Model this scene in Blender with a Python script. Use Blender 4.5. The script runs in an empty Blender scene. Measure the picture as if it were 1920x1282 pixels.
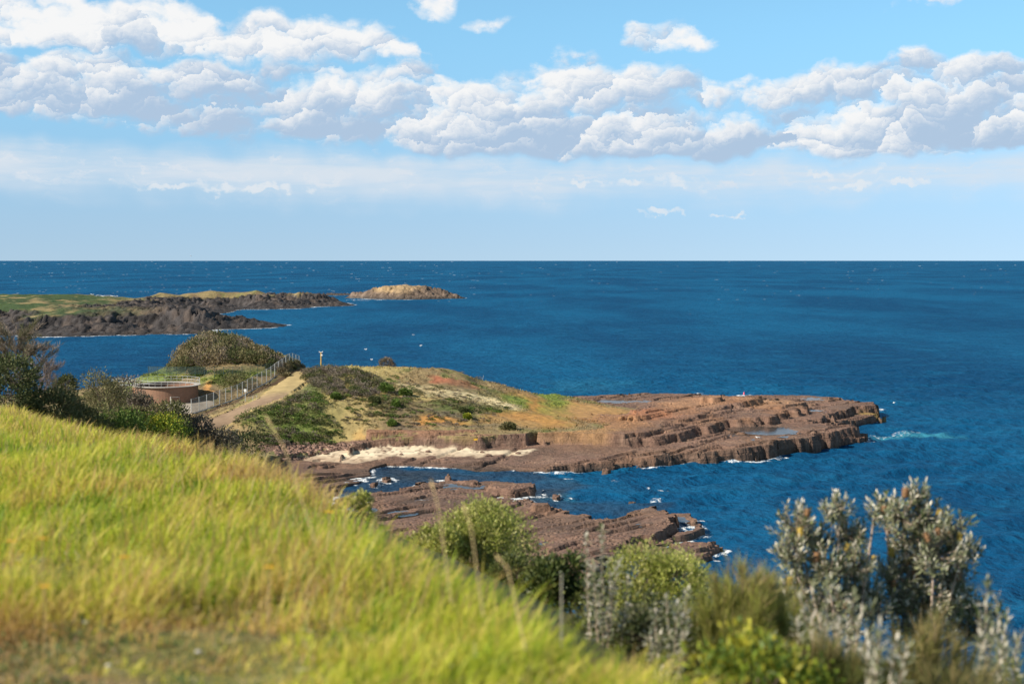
import bpy, math, random
import numpy as np
from mathutils import Vector, noise as mnoise

random.seed(7)
S = bpy.context.scene
COL = S.collection

# ------------------------------------------------------------------ camera
F = 2667.0                      # focal length in pixels of the 1920 wide photograph (50 mm on 36 mm)
CX, CY = 960.0, 641.0
H = 26.0                        # eye height above the sea
PITCH = math.atan((CY - 485.5) / F)
cam = bpy.data.cameras.new('camera')
cam.lens, cam.sensor_width = 50.0, 36.0
cam.clip_start, cam.clip_end = 0.1, 60000.0
cam.dof.use_dof = True
cam.dof.focus_distance = 210.0
cam.dof.aperture_fstop = 1.3
camo = bpy.data.objects.new('camera', cam)
camo.location = (0, 0, H)
camo.rotation_euler = (math.pi / 2 - PITCH, 0, 0)
COL.objects.link(camo)
S.camera = camo

# ------------------------------------------------------------------ sun, sky, exposure
TOSUN = Vector((-0.80, -0.42, 0.60)).normalized()
ELEV = math.asin(TOSUN.z)
sun = bpy.data.lights.new('sun', 'SUN')
sun.energy, sun.angle, sun.color = 5.0, math.radians(0.5), (1.0, 0.93, 0.82)
suno = bpy.data.objects.new('sun', sun)
suno.rotation_euler = (-TOSUN).to_track_quat('-Z', 'Y').to_euler()
COL.objects.link(suno)
S.view_settings.view_transform = 'Standard'
S.view_settings.look = 'None'
S.view_settings.exposure = 0.45
S.view_settings.gamma = 1.0
S.cycles.use_denoising = True
S.cycles.max_bounces = 6
S.cycles.diffuse_bounces = 3
S.cycles.glossy_bounces = 2
S.cycles.transmission_bounces = 4
S.cycles.transparent_max_bounces = 12
S.cycles.sample_clamp_indirect = 6.0


class NT:
    """little helper for building node trees"""
    def __init__(s, tree):
        s.t = tree; s.n = tree.nodes; s.l = tree.links
    def new(s, typ, **kw):
        nd = s.n.new(typ)
        for k, v in kw.items():
            setattr(nd, k, v)
        return nd
    def put(s, sock, v):
        if hasattr(v, 'links') or isinstance(v, bpy.types.NodeSocket):
            s.l.new(v, sock)
        elif v is not None:
            sock.default_value = v
    def math(s, op, a, b=None, c=None, clamp=False):
        nd = s.new('ShaderNodeMath', operation=op, use_clamp=clamp)
        s.put(nd.inputs[0], a); s.put(nd.inputs[1], b)
        if c is not None: s.put(nd.inputs[2], c)
        return nd.outputs[0]
    def vmath(s, op, a, b=None, scale=None):
        nd = s.new('ShaderNodeVectorMath', operation=op)
        s.put(nd.inputs[0], a)
        if b is not None: s.put(nd.inputs[1], b)
        if scale is not None: s.put(nd.inputs['Scale'], scale)
        return nd.outputs['Value'] if op in ('DOT_PRODUCT', 'LENGTH') else nd.outputs[0]
    def mix(s, f, a, b, blend='MIX'):
        nd = s.new('ShaderNodeMix', data_type='RGBA', blend_type=blend)
        s.put(nd.inputs[0], f); s.put(nd.inputs[6], a); s.put(nd.inputs[7], b)
        return nd.outputs[2]
    def noise(s, vec, scale, detail=4, rough=.55, dim='3D', dist=0):
        nd = s.new('ShaderNodeTexNoise', noise_dimensions=dim)
        s.put(nd.inputs['Vector'], vec)
        nd.inputs['Scale'].default_value = scale; nd.inputs['Detail'].default_value = detail
        nd.inputs['Roughness'].default_value = rough; nd.inputs['Distortion'].default_value = dist
        return nd.outputs[0]
    def smooth(s, v, a, b, c=0., d=1.):
        nd = s.new('ShaderNodeMapRange', interpolation_type='SMOOTHSTEP')
        s.put(nd.inputs[0], v)
        for k, q in zip((1, 2, 3, 4), (a, b, c, d)): s.put(nd.inputs[k], q)
        return nd.outputs[0]
    def comb(s, x, y, z):
        nd = s.new('ShaderNodeCombineXYZ')
        for k, q in enumerate((x, y, z)): s.put(nd.inputs[k], q)
        return nd.outputs[0]


SKY_TOP, SKY_HORIZON = (1.0, 1.30, 1.22, 1), (.86, .82, .83, 1)
CL_DARK, CL_LIT, CL_FAR = (2.65, 3.45, 4.50, 1), (5.8, 5.75, 5.7, 1), (4.25, 4.7, 5.2, 1)


def build_world():
    w = bpy.data.worlds.new('World'); S.world = w; w.use_nodes = True
    w.cycles.sampling_method = 'MANUAL'; w.cycles.sample_map_resolution = 512
    T = NT(w.node_tree); T.n.clear()
    out = T.new('ShaderNodeOutputWorld'); bg = T.new('ShaderNodeBackground')
    T.l.new(bg.outputs[0], out.inputs[0])
    tc = T.new('ShaderNodeTexCoord')
    sep = T.new('ShaderNodeSeparateXYZ'); T.l.new(tc.outputs['Generated'], sep.inputs[0])
    dx, dy, dz = sep.outputs
    sky = T.new('ShaderNodeTexSky', sky_type='NISHITA')
    sky.sun_disc = False; sky.sun_elevation = ELEV; sky.sun_rotation = math.atan2(TOSUN.x, TOSUN.y)
    sky.altitude = 0; sky.air_density = 1.0; sky.dust_density = 0.3; sky.ozone_density = 2.5
    # look a little higher than the horizon: the clean sea air of the photograph has no white haze band
    zz = T.math('ADD', T.math('MULTIPLY', T.math('MAXIMUM', dz, 0.0), .9), 0.12)
    T.l.new(T.vmath('NORMALIZE', T.comb(dx, dy, zz)), sky.inputs[0])
    az = T.math('ARCTAN2', dx, dy)
    el = T.math('ARCSINE', dz)
    P = T.comb(az, el, 0.0)
    # ---- clouds: heaps are Voronoi cells of the direction (azimuth, elevation), three sizes on top of each other
    wn = T.new('ShaderNodeTexNoise', noise_dimensions='2D'); T.l.new(P, wn.inputs['Vector'])
    wn.inputs['Scale'].default_value = 26; wn.inputs['Detail'].default_value = 2
    wf = T.new('ShaderNodeTexNoise', noise_dimensions='2D'); T.l.new(T.vmath('MULTIPLY', P, (1., 1.25, 1.)), wf.inputs['Vector'])
    wf.inputs['Scale'].default_value = 95; wf.inputs['Detail'].default_value = 5; wf.inputs['Roughness'].default_value = .62
    half = (.5, .5, .5)
    pb = T.vmath('ADD', P, T.vmath('SCALE', T.vmath('SUBTRACT', wn.outputs['Color'], half), scale=.020))
    pw = T.vmath('ADD', pb, T.vmath('SCALE', T.vmath('SUBTRACT', wf.outputs['Color'], half), scale=.013))
    s2 = T.new('ShaderNodeSeparateXYZ'); T.l.new(pb, s2.inputs[0])
    px, pe = s2.outputs[0], s2.outputs[1]
    un = T.math('MULTIPLY_ADD', px, 1 / .8, .5)
    VS = .25
    def curve(pts):
        nd = T.new('ShaderNodeFloatCurve'); T.l.new(un, nd.inputs['Value'])
        c = nd.mapping.curves[0]
        pts = [(((x - CX) / F) / .8 + .5, ((487. - y) / F) / VS) for (x, y) in pts]
        while len(c.points) < len(pts): c.points.new(.5, .5)
        for k, q in enumerate(pts): c.points[k].location = q; c.points[k].handle_type = 'AUTO'
        nd.mapping.update(); return T.math('MULTIPLY', nd.outputs[0], VS)
    def band(top, bot, st, sb):
        tp, bt = curve(top), curve(bot)
        f = T.math('MINIMUM', T.math('DIVIDE', T.math('SUBTRACT', tp, pe), st), T.math('DIVIDE', T.math('SUBTRACT', pe, bt), sb))
        h = T.math('DIVIDE', T.math('SUBTRACT', pe, bt), T.math('MAXIMUM', T.math('SUBTRACT', tp, bt), .004))
        return T.math('MINIMUM', f, 1.0), h
    A, hA = band([(-300, 60), (0, 40), (40, 5), (110, -18), (180, 0), (225, 36), (250, 12), (335, 8), (395, 34), (432, 70), (470, 44), (520, 30), (640, 32), (700, 50), (765, 72), (805, 150), (850, 190), (1000, 220), (2200, 220)],
             [(-300, 160), (0, 150), (250, 140), (430, 145), (640, 142), (760, 136), (850, 150), (1000, 150), (2200, 150)], .012, .012)
    B, hB = band([(-300, 105), (0, 112), (90, 118), (150, 100), (240, 95), (300, 108), (420, 118), (560, 112), (700, 122), (790, 112), (850, 140), (900, 142), (960, 122), (1060, 114), (1150, 118), (1225, 124), (1300, 138), (1380, 162), (1440, 166), (1500, 132), (1590, 134), (1690, 112), (1790, 112), (1870, 122), (1960, 118), (2200, 130)],
             [(-300, 246), (0, 250), (180, 250), (260, 250), (350, 260), (480, 276), (700, 286), (900, 298), (1200, 304), (1600, 302), (1960, 296), (2200, 296)], .012, .012)
    acc = T.math('MAXIMUM', A, B)
    hgt = T.math('MAXIMUM', T.math('MULTIPLY', hA, T.math('GREATER_THAN', A, 0.0)), hB)
    for (bx, by, rx, ry, wt) in [(1250, 82, 92, 34, 1.0), (800, 18, 55, 26, .8), (912, 50, 48, 13, .55), (1720, 36, 70, 15, .35), (1915, 8, 36, 24, .7)]:
        q = T.vmath('MULTIPLY', T.vmath('SUBTRACT', pb, ((bx - CX) / F, (487. - by) / F, 0)), (F / rx, F / ry, 0))
        acc = T.math('MAXIMUM', acc, T.math('MULTIPLY', T.math('SUBTRACT', 1.0, T.vmath('DOT_PRODUCT', q, q)), wt))
    # the rest of the sky, out of the picture: scattered cumulus
    acc = T.math('MAXIMUM', acc, T.math('SUBTRACT', T.smooth(wn.outputs[0], .5, .7, -.3, .8), T.smooth(pe, .20, .26, 3., 0.)))
    def heap(scale, stretch, seed):
        vo = T.new('ShaderNodeTexVoronoi', voronoi_dimensions='2D', feature='F1')
        v = T.vmath('ADD', T.vmath('MULTIPLY', pw, (scale, scale * stretch, 0)), (seed, seed * .7, 0)); T.l.new(v, vo.inputs['Vector'])
        vo.inputs['Scale'].default_value = 1.0; vo.inputs['Randomness'].default_value = .95
        rel = T.vmath('SUBTRACT', v, vo.outputs['Position'])
        sc = T.new('ShaderNodeSeparateColor'); T.l.new(vo.outputs['Color'], sc.inputs[0])
        return vo.outputs['Distance'], T.vmath('DOT_PRODUCT', rel, (-.50, .86, 0)), sc.outputs[0]
    dB, lB, rB = heap(15, 2.5, 3.1); dM, lM, rM = heap(33, 2.15, 11.7); dS, lS, rS = heap(88, 1.5, 23.3)
    fb = T.math('SUBTRACT', wf.outputs[0], .5)
    st = T.math('SUBTRACT', T.noise(T.vmath('MULTIPLY', pb, (1., 7., 1.)), 9, 5, .6, '2D'), .5)
    d0 = T.math('MULTIPLY', acc, .95)
    for (dd, mid, amp) in ((dB, .40, .95), (dM, .40, .75), (dS, .40, .34)):
        d0 = T.math('ADD', d0, T.math('MULTIPLY', T.math('SUBTRACT', mid, dd), amp))
    d0 = T.math('ADD', d0, T.math('ADD', T.math('MULTIPLY', fb, .55), T.math('MULTIPLY', st, .75)))
    # the bank stands on a flatter, unbroken base
    d0 = T.math('ADD', d0, T.math('MULTIPLY', T.math('MULTIPLY', T.smooth(hB, .12, .55, .55, 0.), T.smooth(B, -.2, .6)), T.smooth(px, -.16, .05, .25, 1.)))
    alpha = T.math('MULTIPLY', T.smooth(d0, .02, .92), T.smooth(acc, -.75, -.15))
    lit = T.math('ADD', T.math('MULTIPLY', lB, .85), T.math('ADD', T.math('MULTIPLY', lM, .62), T.math('MULTIPLY', lS, .30)))
    lit = T.math('ADD', lit, T.math('ADD', T.math('MULTIPLY', T.math('SUBTRACT', rB, .5), .55), T.math('MULTIPLY', T.math('SUBTRACT', rM, .5), .45)))
    lit = T.math('ADD', lit, T.math('ADD', T.math('MULTIPLY', T.math('SUBTRACT', hgt, .62), .85), T.math('MULTIPLY', fb, .5)))
    shade = T.smooth(lit, -.70, .80)
    ccol = T.mix(shade, CL_DARK, CL_LIT)
    # thin sheets lower down
    Cc, hC = band([(-300, 258), (0, 262), (400, 268), (800, 278), (1400, 288), (1960, 278), (2200, 280)], [(-300, 405), (0, 400), (900, 415), (1960, 402), (2200, 400)], .018, .030)
    s4 = T.noise(T.vmath('MULTIPLY', P, (1., 10., 1.)), 6, 7, .62, '2D')
    s5 = T.noise(T.vmath('MULTIPLY', pw, (1., 4., 1.)), 34, 5, .6, '2D')
    vl = T.math('MULTIPLY', T.smooth(Cc, 0., 1.), T.math('ADD', T.smooth(s4, .30, .64, .46, .95), T.math('MULTIPLY', T.smooth(s5, .54, .72), .30)))
    base = T.mix(T.math('MULTIPLY', vl, 1.0), T.mix(1.0, sky.outputs[0], T.mix(T.smooth(el, -.02, .17), SKY_HORIZON, SKY_TOP), 'MULTIPLY'), CL_FAR)
    for (bx, by, rx, ry) in [(1235, 350, 90, 13), (1090, 354, 60, 8), (1640, 352, 130, 9), (1560, 330, 90, 10), (420, 357, 200, 10), (1245, 408, 55, 6), (1365, 404, 50, 5)]:
        q = T.vmath('MULTIPLY', T.vmath('SUBTRACT', pw, ((bx - CX) / F, (487. - by) / F, 0)), (F / rx, F / ry, 0))
        m_ = T.math('ADD', T.math('SUBTRACT', 1.0, T.vmath('DOT_PRODUCT', q, q)), T.math('MULTIPLY', T.math('SUBTRACT', .38, dS), 1.6))
        base = T.mix(T.math('MULTIPLY', T.smooth(m_, .1, 1.1), .7), base, (4.9, 5.1, 5.3, 1))
    out_c = T.mix(T.math('MULTIPLY', alpha, .96), base, ccol)
    # high overhead the sea sky is a much deeper blue than it is near the horizon
    out_c = T.mix(T.smooth(dz, .24, .55), out_c, T.vmath('SCALE', out_c, scale=.33))
    T.l.new(out_c, bg.inputs[0]); bg.inputs[1].default_value = .12


build_world()

# ------------------------------------------------------------------ pixel rays into the place (used only to survey it)
_c, _s = math.cos(PITCH), math.sin(PITCH)
def ray(px, py):
    a, b = (px - CX) / F, (CY - py) / F
    return (a, _c + b * _s, -_s + b * _c)
def at(px, py, Y):
    r = ray(px, py); t = Y / r[1]
    return (r[0] * t, Y, H + r[2] * t)
def onz(px, py, z):
    r = ray(px, py); t = (z - H) / r[2]
    return (r[0] * t, r[1] * t, z)

# ------------------------------------------------------------------ numpy noise
def _h(ix, iy, seed):
    n = (ix.astype(np.int64) * 374761393 + iy.astype(np.int64) * 668265263 + seed * 1442695041) & 0xffffffff
    n = ((n ^ (n >> 13)) * 1274126177) & 0xffffffff
    n = ((n ^ (n >> 16)) * 2246822519) & 0xffffffff
    return ((n ^ (n >> 15)) & 0xffffff) / float(0xffffff)
def vn(x, y, seed=0):
    ix, iy = np.floor(x), np.floor(y); fx, fy = x - ix, y - iy
    u, v = fx * fx * fx * (fx * (fx * 6 - 15) + 10), fy * fy * fy * (fy * (fy * 6 - 15) + 10)
    a, b = _h(ix, iy, seed), _h(ix + 1, iy, seed)
    c, d = _h(ix, iy + 1, seed), _h(ix + 1, iy + 1, seed)
    return (a * (1 - u) + b * u) * (1 - v) + (c * (1 - u) + d * u) * v
def fbm(x, y, seed=0, octv=4, gain=.5):
    t, a, s = 0, 1, 0
    for k in range(octv):
        t = t + a * vn(x * 2 ** k + 17.3 * k, y * 2 ** k - 9.1 * k, seed + k); s += a; a *= gain
    return t / s - .5
def worley(x, y, seed=0):
    ix, iy = np.floor(x), np.floor(y)
    f1 = np.full(x.shape, 9.); f2 = f1.copy(); cid = np.zeros(x.shape)
    for i in (-1, 0, 1):
        for j in (-1, 0, 1):
            cx, cy = ix + i, iy + j
            qx, qy = cx + _h(cx, cy, seed), cy + _h(cx, cy, seed + 1)
            d = np.hypot(qx - x, qy - y); m = d < f1
            f2 = np.where(m, f1, np.minimum(f2, d)); cid = np.where(m, _h(cx, cy, seed + 2), cid); f1 = np.where(m, d, f1)
    return f1, f2, cid
def sstep(a, b, x):
    t = np.clip((x - a) / (b - a), 0, 1); return t * t * (3 - 2 * t)
def inside(X, Y, poly):
    r = np.zeros(X.shape, bool); n = len(poly)
    for i in range(n):
        x0, y0 = poly[i][:2]; x1, y1 = poly[(i + 1) % n][:2]
        if y0 == y1: continue
        c = ((y0 > Y) != (y1 > Y)) & (X < (x1 - x0) * (Y - y0) / (y1 - y0) + x0)
        r ^= c
    return r
def rbf(pts, X, Y, smooth=0.02):
    p = np.array(pts, float); n = len(p)
    d = np.hypot(p[:, None, 0] - p[None, :, 0], p[:, None, 1] - p[None, :, 1])
    A = np.zeros((n + 3, n + 3)); A[:n, :n] = d + smooth * np.eye(n)
    A[:n, n] = A[n, :n] = 1; A[:n, n + 1] = A[n + 1, :n] = p[:, 0]; A[:n, n + 2] = A[n + 2, :n] = p[:, 1]
    w = np.linalg.solve(A, np.concatenate([p[:, 2], np.zeros(3)]))
    Z = w[n] + w[n + 1] * X + w[n + 2] * Y
    for i in range(n):
        Z = Z + w[i] * np.hypot(X - p[i, 0], Y - p[i, 1])
    return Z

# ------------------------------------------------------------------ mesh helpers
def tag(o, label=None, cat=None, group=None, kind=None):
    if label: o['label'] = label
    if cat: o['category'] = cat
    if group: o['group'] = group
    if kind: o['kind'] = kind
    return o
def empty(name, loc, rz=0):
    o = bpy.data.objects.new(name, None); o.location = loc; o.rotation_euler = (0, 0, rz)
    o.empty_display_size = .3
    COL.objects.link(o); return o
def mesh_np(name, V, Q, mat, parent=None, col=None, smooth=False, link=True, T3=None):
    """V (n,3), Q (m,4) quads and/or T3 (k,3) triangles"""
    me = bpy.data.meshes.new(name)
    V = np.asarray(V, np.float32)
    me.vertices.add(len(V)); me.vertices.foreach_set('co', V.ravel())
    parts, starts, tot = [], [], 0
    if Q is not None and len(Q):
        Q = np.asarray(Q, np.int32); parts.append(Q.ravel()); starts.append(np.arange(len(Q)) * 4); tot = Q.size
    if T3 is not None and len(T3):
        T3 = np.asarray(T3, np.int32); parts.append(T3.ravel()); starts.append(tot + np.arange(len(T3)) * 3)
    L = np.concatenate(parts); st = np.concatenate(starts).astype(np.int32)
    me.loops.add(len(L)); me.loops.foreach_set('vertex_index', L.astype(np.int32))
    me.polygons.add(len(st)); me.polygons.foreach_set('loop_start', st)
    if smooth: me.polygons.foreach_set('use_smooth', np.ones(len(st), bool))
    if col is not None:
        c = np.ones((len(V), 4), np.float32); c[:, :col.shape[1]] = col
        a = me.attributes.new('Col', 'FLOAT_COLOR', 'POINT'); a.data.foreach_set('color', c.ravel())
    me.update(calc_edges=True); me.validate()
    if mat: me.materials.append(mat)
    o = bpy.data.objects.new(name, me)
    if link: COL.objects.link(o)
    if parent: o.parent = parent
    return o

class MB:
    """collects simple shapes into one mesh"""
    def __init__(s): s.v = []; s.f = []
    def box(s, c, size, rz=0.0, taper=1.0):
        x, y, z = [q / 2 for q in size]; ca, sa = math.cos(rz), math.sin(rz); b = len(s.v)
        for dz in (-z, z):
            k = taper if dz > 0 else 1
            for (i, j) in ((-x, -y), (x, -y), (x, y), (-x, y)):
                i, j = i * k, j * k
                s.v.append((c[0] + i * ca - j * sa, c[1] + i * sa + j * ca, c[2] + dz))
        for q in ((3, 2, 1, 0), (4, 5, 6, 7), (0, 1, 5, 4), (1, 2, 6, 5), (2, 3, 7, 6), (3, 0, 4, 7)):
            s.f.append([b + k for k in q])
        return s
    def tube(s, pts, rad, n=6, cap=True):
        pts = [Vector(p) for p in pts]; m = len(pts)
        if not hasattr(rad, '__len__'): rad = [rad] * m
        b = len(s.v)
        for i, p in enumerate(pts):
            d = (pts[min(i + 1, m - 1)] - pts[max(i - 1, 0)])
            d = d.normalized() if d.length > 1e-9 else Vector((0, 0, 1))
            a = d.cross(Vector((0, 0, 1)) if abs(d.z) < .9 else Vector((1, 0, 0))).normalized(); c = d.cross(a)
            for k in range(n):
                t = 2 * math.pi * k / n
                s.v.append(tuple(p + (a * math.cos(t) + c * math.sin(t)) * rad[i]))
        for i in range(m - 1):
            for k in range(n):
                s.f.append([b + i * n + k, b + i * n + (k + 1) % n, b + (i + 1) * n + (k + 1) % n, b + (i + 1) * n + k])
        if cap:
            s.f.append([b + k for k in range(n)]); s.f.append([b + (m - 1) * n + k for k in range(n)][::-1])
        return s
    def lathe(s, prof, n=12, c=(0, 0, 0), axis='Z'):
        b = len(s.v); m = len(prof)
        for (r, z) in prof:
            for k in range(n):
                t = 2 * math.pi * k / n; x, y = r * math.cos(t), r * math.sin(t)
                s.v.append((c[0] + x, c[1] + y, c[2] + z) if axis == 'Z' else (c[0] + z, c[1] + x, c[2] + y))
        for i in range(m - 1):
            for k in range(n):
                s.f.append([b + i * n + k, b + i * n + (k + 1) % n, b + (i + 1) * n + (k + 1) % n, b + (i + 1) * n + k])
        s.f.append([b + k for k in range(n)][::-1]); s.f.append([b + (m - 1) * n + k for k in range(n)])
        return s
    def poly(s, pts):
        b = len(s.v); s.v += [tuple(p) for p in pts]; s.f.append(list(range(b, b + len(pts)))); return s
    def build(s, name, mat, parent=None, smooth=False):
        me = bpy.data.meshes.new(name); me.from_pydata(s.v, [], s.f); me.update()
        me.materials.append(mat)
        if smooth: me.polygons.foreach_set('use_smooth', [True] * len(me.polygons))
        o = bpy.data.objects.new(name, me); COL.objects.link(o)
        if parent: o.parent = parent
        return o

# ------------------------------------------------------------------ materials
def mat_new(name):
    m = bpy.data.materials.new(name); m.use_nodes = True
    T = NT(m.node_tree); T.n.clear()
    out = T.new('ShaderNodeOutputMaterial'); b = T.new('ShaderNodeBsdfPrincipled')
    T.l.new(b.outputs[0], out.inputs[0])
    return m, T, b, out
def attr(T):
    a = T.new('ShaderNodeAttribute'); a.attribute_name = 'Col'; return a.outputs[0]
def bump(T, h, strength, dist, b):
    n = T.new('ShaderNodeBump'); n.inputs['Strength'].default_value = strength; n.inputs['Distance'].default_value = dist
    T.l.new(h, n.inputs['Height']); T.l.new(n.outputs[0], b.inputs['Normal']); return n
def flat_mat(name, col, rough=.6, var=.25, scale=6., metal=0., bumps=0.):
    m, T, b, o = mat_new(name)
    tc = T.new('ShaderNodeTexCoord')
    n = T.noise(tc.outputs['Object'], scale, 5, .6)
    c0 = tuple(k * (1 - var) for k in col) + (1,); c1 = tuple(min(1, k * (1 + var)) for k in col) + (1,)
    T.l.new(T.mix(T.smooth(n, .3, .7), c0, c1), b.inputs['Base Color'])
    b.inputs['Roughness'].default_value = rough; b.inputs['Metallic'].default_value = metal
    if bumps: bump(T, n, .6, bumps, b)
    return m
def land_mat(name, fine=2.5, amp=.35, bd=.12, bs=.7, strata=False, rough=.9):
    m, T, b, o = mat_new(name)
    g = T.new('ShaderNodeNewGeometry'); p = g.outputs['Position']
    n = T.noise(p, fine, 6, .65); n2 = T.noise(p, fine * 4.3, 4, .6)
    k = T.math('ADD', T.math('MULTIPLY', T.math('SUBTRACT', n, .5), amp * 2), T.math('MULTIPLY', T.math('SUBTRACT', n2, .5), amp * 1.2))
    k = T.math('ADD', k, 1.0)
    h = T.math('ADD', n, T.math('MULTIPLY', n2, .4))
    if strata:
        ps = T.vmath('MULTIPLY', p, (.10, .10, 1.5))
        s = T.noise(ps, 1.6, 4, .6)
        k = T.math('ADD', k, T.math('MULTIPLY', T.math('SUBTRACT', s, .5), 1.0))
        h = T.math('ADD', h, T.math('MULTIPLY', s, 1.0))
    T.l.new(T.vmath('SCALE', attr(T), scale=k), b.inputs['Base Color'])
    b.inputs['Roughness'].default_value = rough; b.inputs['Specular IOR Level'].default_value = .25
    bump(T, h, bs, bd, b)
    return m
def leaf_mat(name, trans=.3, rough=.55, spec=.3, back=None):
    m, T, b, o = mat_new(name)
    c = attr(T)
    if back:
        g = T.new('ShaderNodeNewGeometry')
        c = T.mix(T.math('MULTIPLY', g.outputs['Backfacing'], .22), c, back)
    T.l.new(c, b.inputs['Base Color'])
    b.inputs['Roughness'].default_value = rough; b.inputs['Specular IOR Level'].default_value = spec
    tr = T.new('ShaderNodeBsdfTranslucent'); T.l.new(c, tr.inputs[0])
    mx = T.new('ShaderNodeMixShader'); mx.inputs[0].default_value = trans
    T.l.new(b.outputs[0], mx.inputs[1]); T.l.new(tr.outputs[0], mx.inputs[2]); T.l.new(mx.outputs[0], o.inputs[0])
    return m

M = {}
M['soil'] = land_mat('headland_ground', 1.6, .30, .18, .7)
M['rock'] = land_mat('shore_rock', 1.1, .42, .32, 1.0, strata=True)
M['basalt'] = land_mat('dark_basalt', .45, .40, .6, .9)
M['sand'] = land_mat('beach_sand', 3.0, .12, .03, .4)
M['path'] = land_mat('worn_path', 2.0, .16, .03, .4)
M['leaf'] = leaf_mat('leaves', .30, .5, .35)
M['scrub'] = leaf_mat('scrub_leaves', .18, .7, .15)
M['needle'] = leaf_mat('needles', .30, .6, .2)
M['grass'] = leaf_mat('grass_blades', .45, .5, .25)
M['banksia'] = leaf_mat('banksia_leaves', .12, .42, .4, back=(.52, .47, .36, 1))
M['bark'] = flat_mat('bark', (.16, .12, .09), .9, .35, 9, bumps=.01)
M['palebark'] = flat_mat('pale_bark', (.36, .27, .20), .9, .3, 12, bumps=.006)
M['galv'] = flat_mat('galvanised_steel', (.58, .58, .55), .45, .12, 5, .3)
M['greensteel'] = flat_mat('green_coated_steel', (.05, .09, .075), .5, .2, 5)
M['white'] = flat_mat('white_paint', (.78, .78, .75), .5, .08, 3)
M['yellow'] = flat_mat('yellow_paint', (.72, .42, .03), .5, .15, 3)
M['dark'] = flat_mat('dark_rubber', (.03, .03, .035), .6, .2, 3)
M['concrete'] = flat_mat('concrete', (.46, .42, .37), .9, .18, 1.5)
M['timber'] = flat_mat('weathered_timber', (.42, .29, .15), .85, .25, 4)
M['bird'] = flat_mat('white_feathers', (.82, .82, .80), .7, .05, 20)
M['birdgrey'] = flat_mat('grey_feathers', (.30, .32, .35), .7, .1, 20)
M['beak'] = flat_mat('beak_red', (.55, .12, .03), .5, .1, 20)
M['pink'] = flat_mat('pink_float', (.75, .10, .16), .5, .1, 8)
M['stalk'] = flat_mat('dry_stalk', (.50, .36, .17), .8, .2, 20)

# brick
def brick_mat():
    m, T, b, o = mat_new('tank_brick')
    tc = T.new('ShaderNodeTexCoord'); sp = T.new('ShaderNodeSeparateXYZ'); T.l.new(tc.outputs['Object'], sp.inputs[0])
    ang = T.math('MULTIPLY', T.math('ARCTAN2', sp.outputs[0], sp.outputs[1]), 4.6)
    br = T.new('ShaderNodeTexBrick'); T.l.new(T.comb(ang, sp.outputs[2], 0.), br.inputs['Vector'])
    br.inputs['Color1'].default_value = (.30, .145, .085, 1); br.inputs['Color2'].default_value = (.24, .115, .07, 1)
    br.inputs['Mortar'].default_value = (.30, .22, .16, 1); br.inputs['Scale'].default_value = 1.0
    br.inputs['Brick Width'].default_value = .24; br.inputs['Row Height'].default_value = .085; br.inputs['Mortar Size'].default_value = .008
    n = T.noise(tc.outputs['Object'], 1.3, 5, .6)
    T.l.new(T.mix(T.smooth(n, .35, .75, 0, .5), br.outputs[0], (.16, .09, .06, 1)), b.inputs['Base Color'])
    b.inputs['Roughness'].default_value = .9
    return m
M['brick'] = brick_mat()

# see-through wire netting: the wires are finer than a pixel, so the sheet lets most light through
def net_mat(name, col, cover):
    m, T, b, o = mat_new(name)
    b.inputs['Base Color'].default_value = col; b.inputs['Roughness'].default_value = .6
    tc = T.new('ShaderNodeTexCoord')
    n = T.noise(tc.outputs['Object'], .8, 3)
    T.l.new(T.math('MULTIPLY', T.math('ADD', n, .5), cover), b.inputs['Alpha'])
    return m
M['net'] = net_mat('wire_netting', (.22, .21, .18, 1), .42)
M['netgreen'] = net_mat('green_wire_netting', (.08, .12, .10, 1), .42)

# ================================================================== HEADLAND, REEF AND BEACH (one surveyed height field)
X0, X1, Y0, Y1, DX, DY = -112., 76., 104., 268., .19, .23
gx = np.arange(X0, X1 + .01, DX); gy = np.arange(Y0, Y1 + .01, DY)
GX, GY = np.meshgrid(gx, gy)
n_big = fbm(GX / 14, GY / 14, 3, 4); n_med = fbm(GX / 3.2, GY / 3.2, 11, 4); n_fin = fbm(GX / .8, GY / .8, 23, 3)

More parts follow.
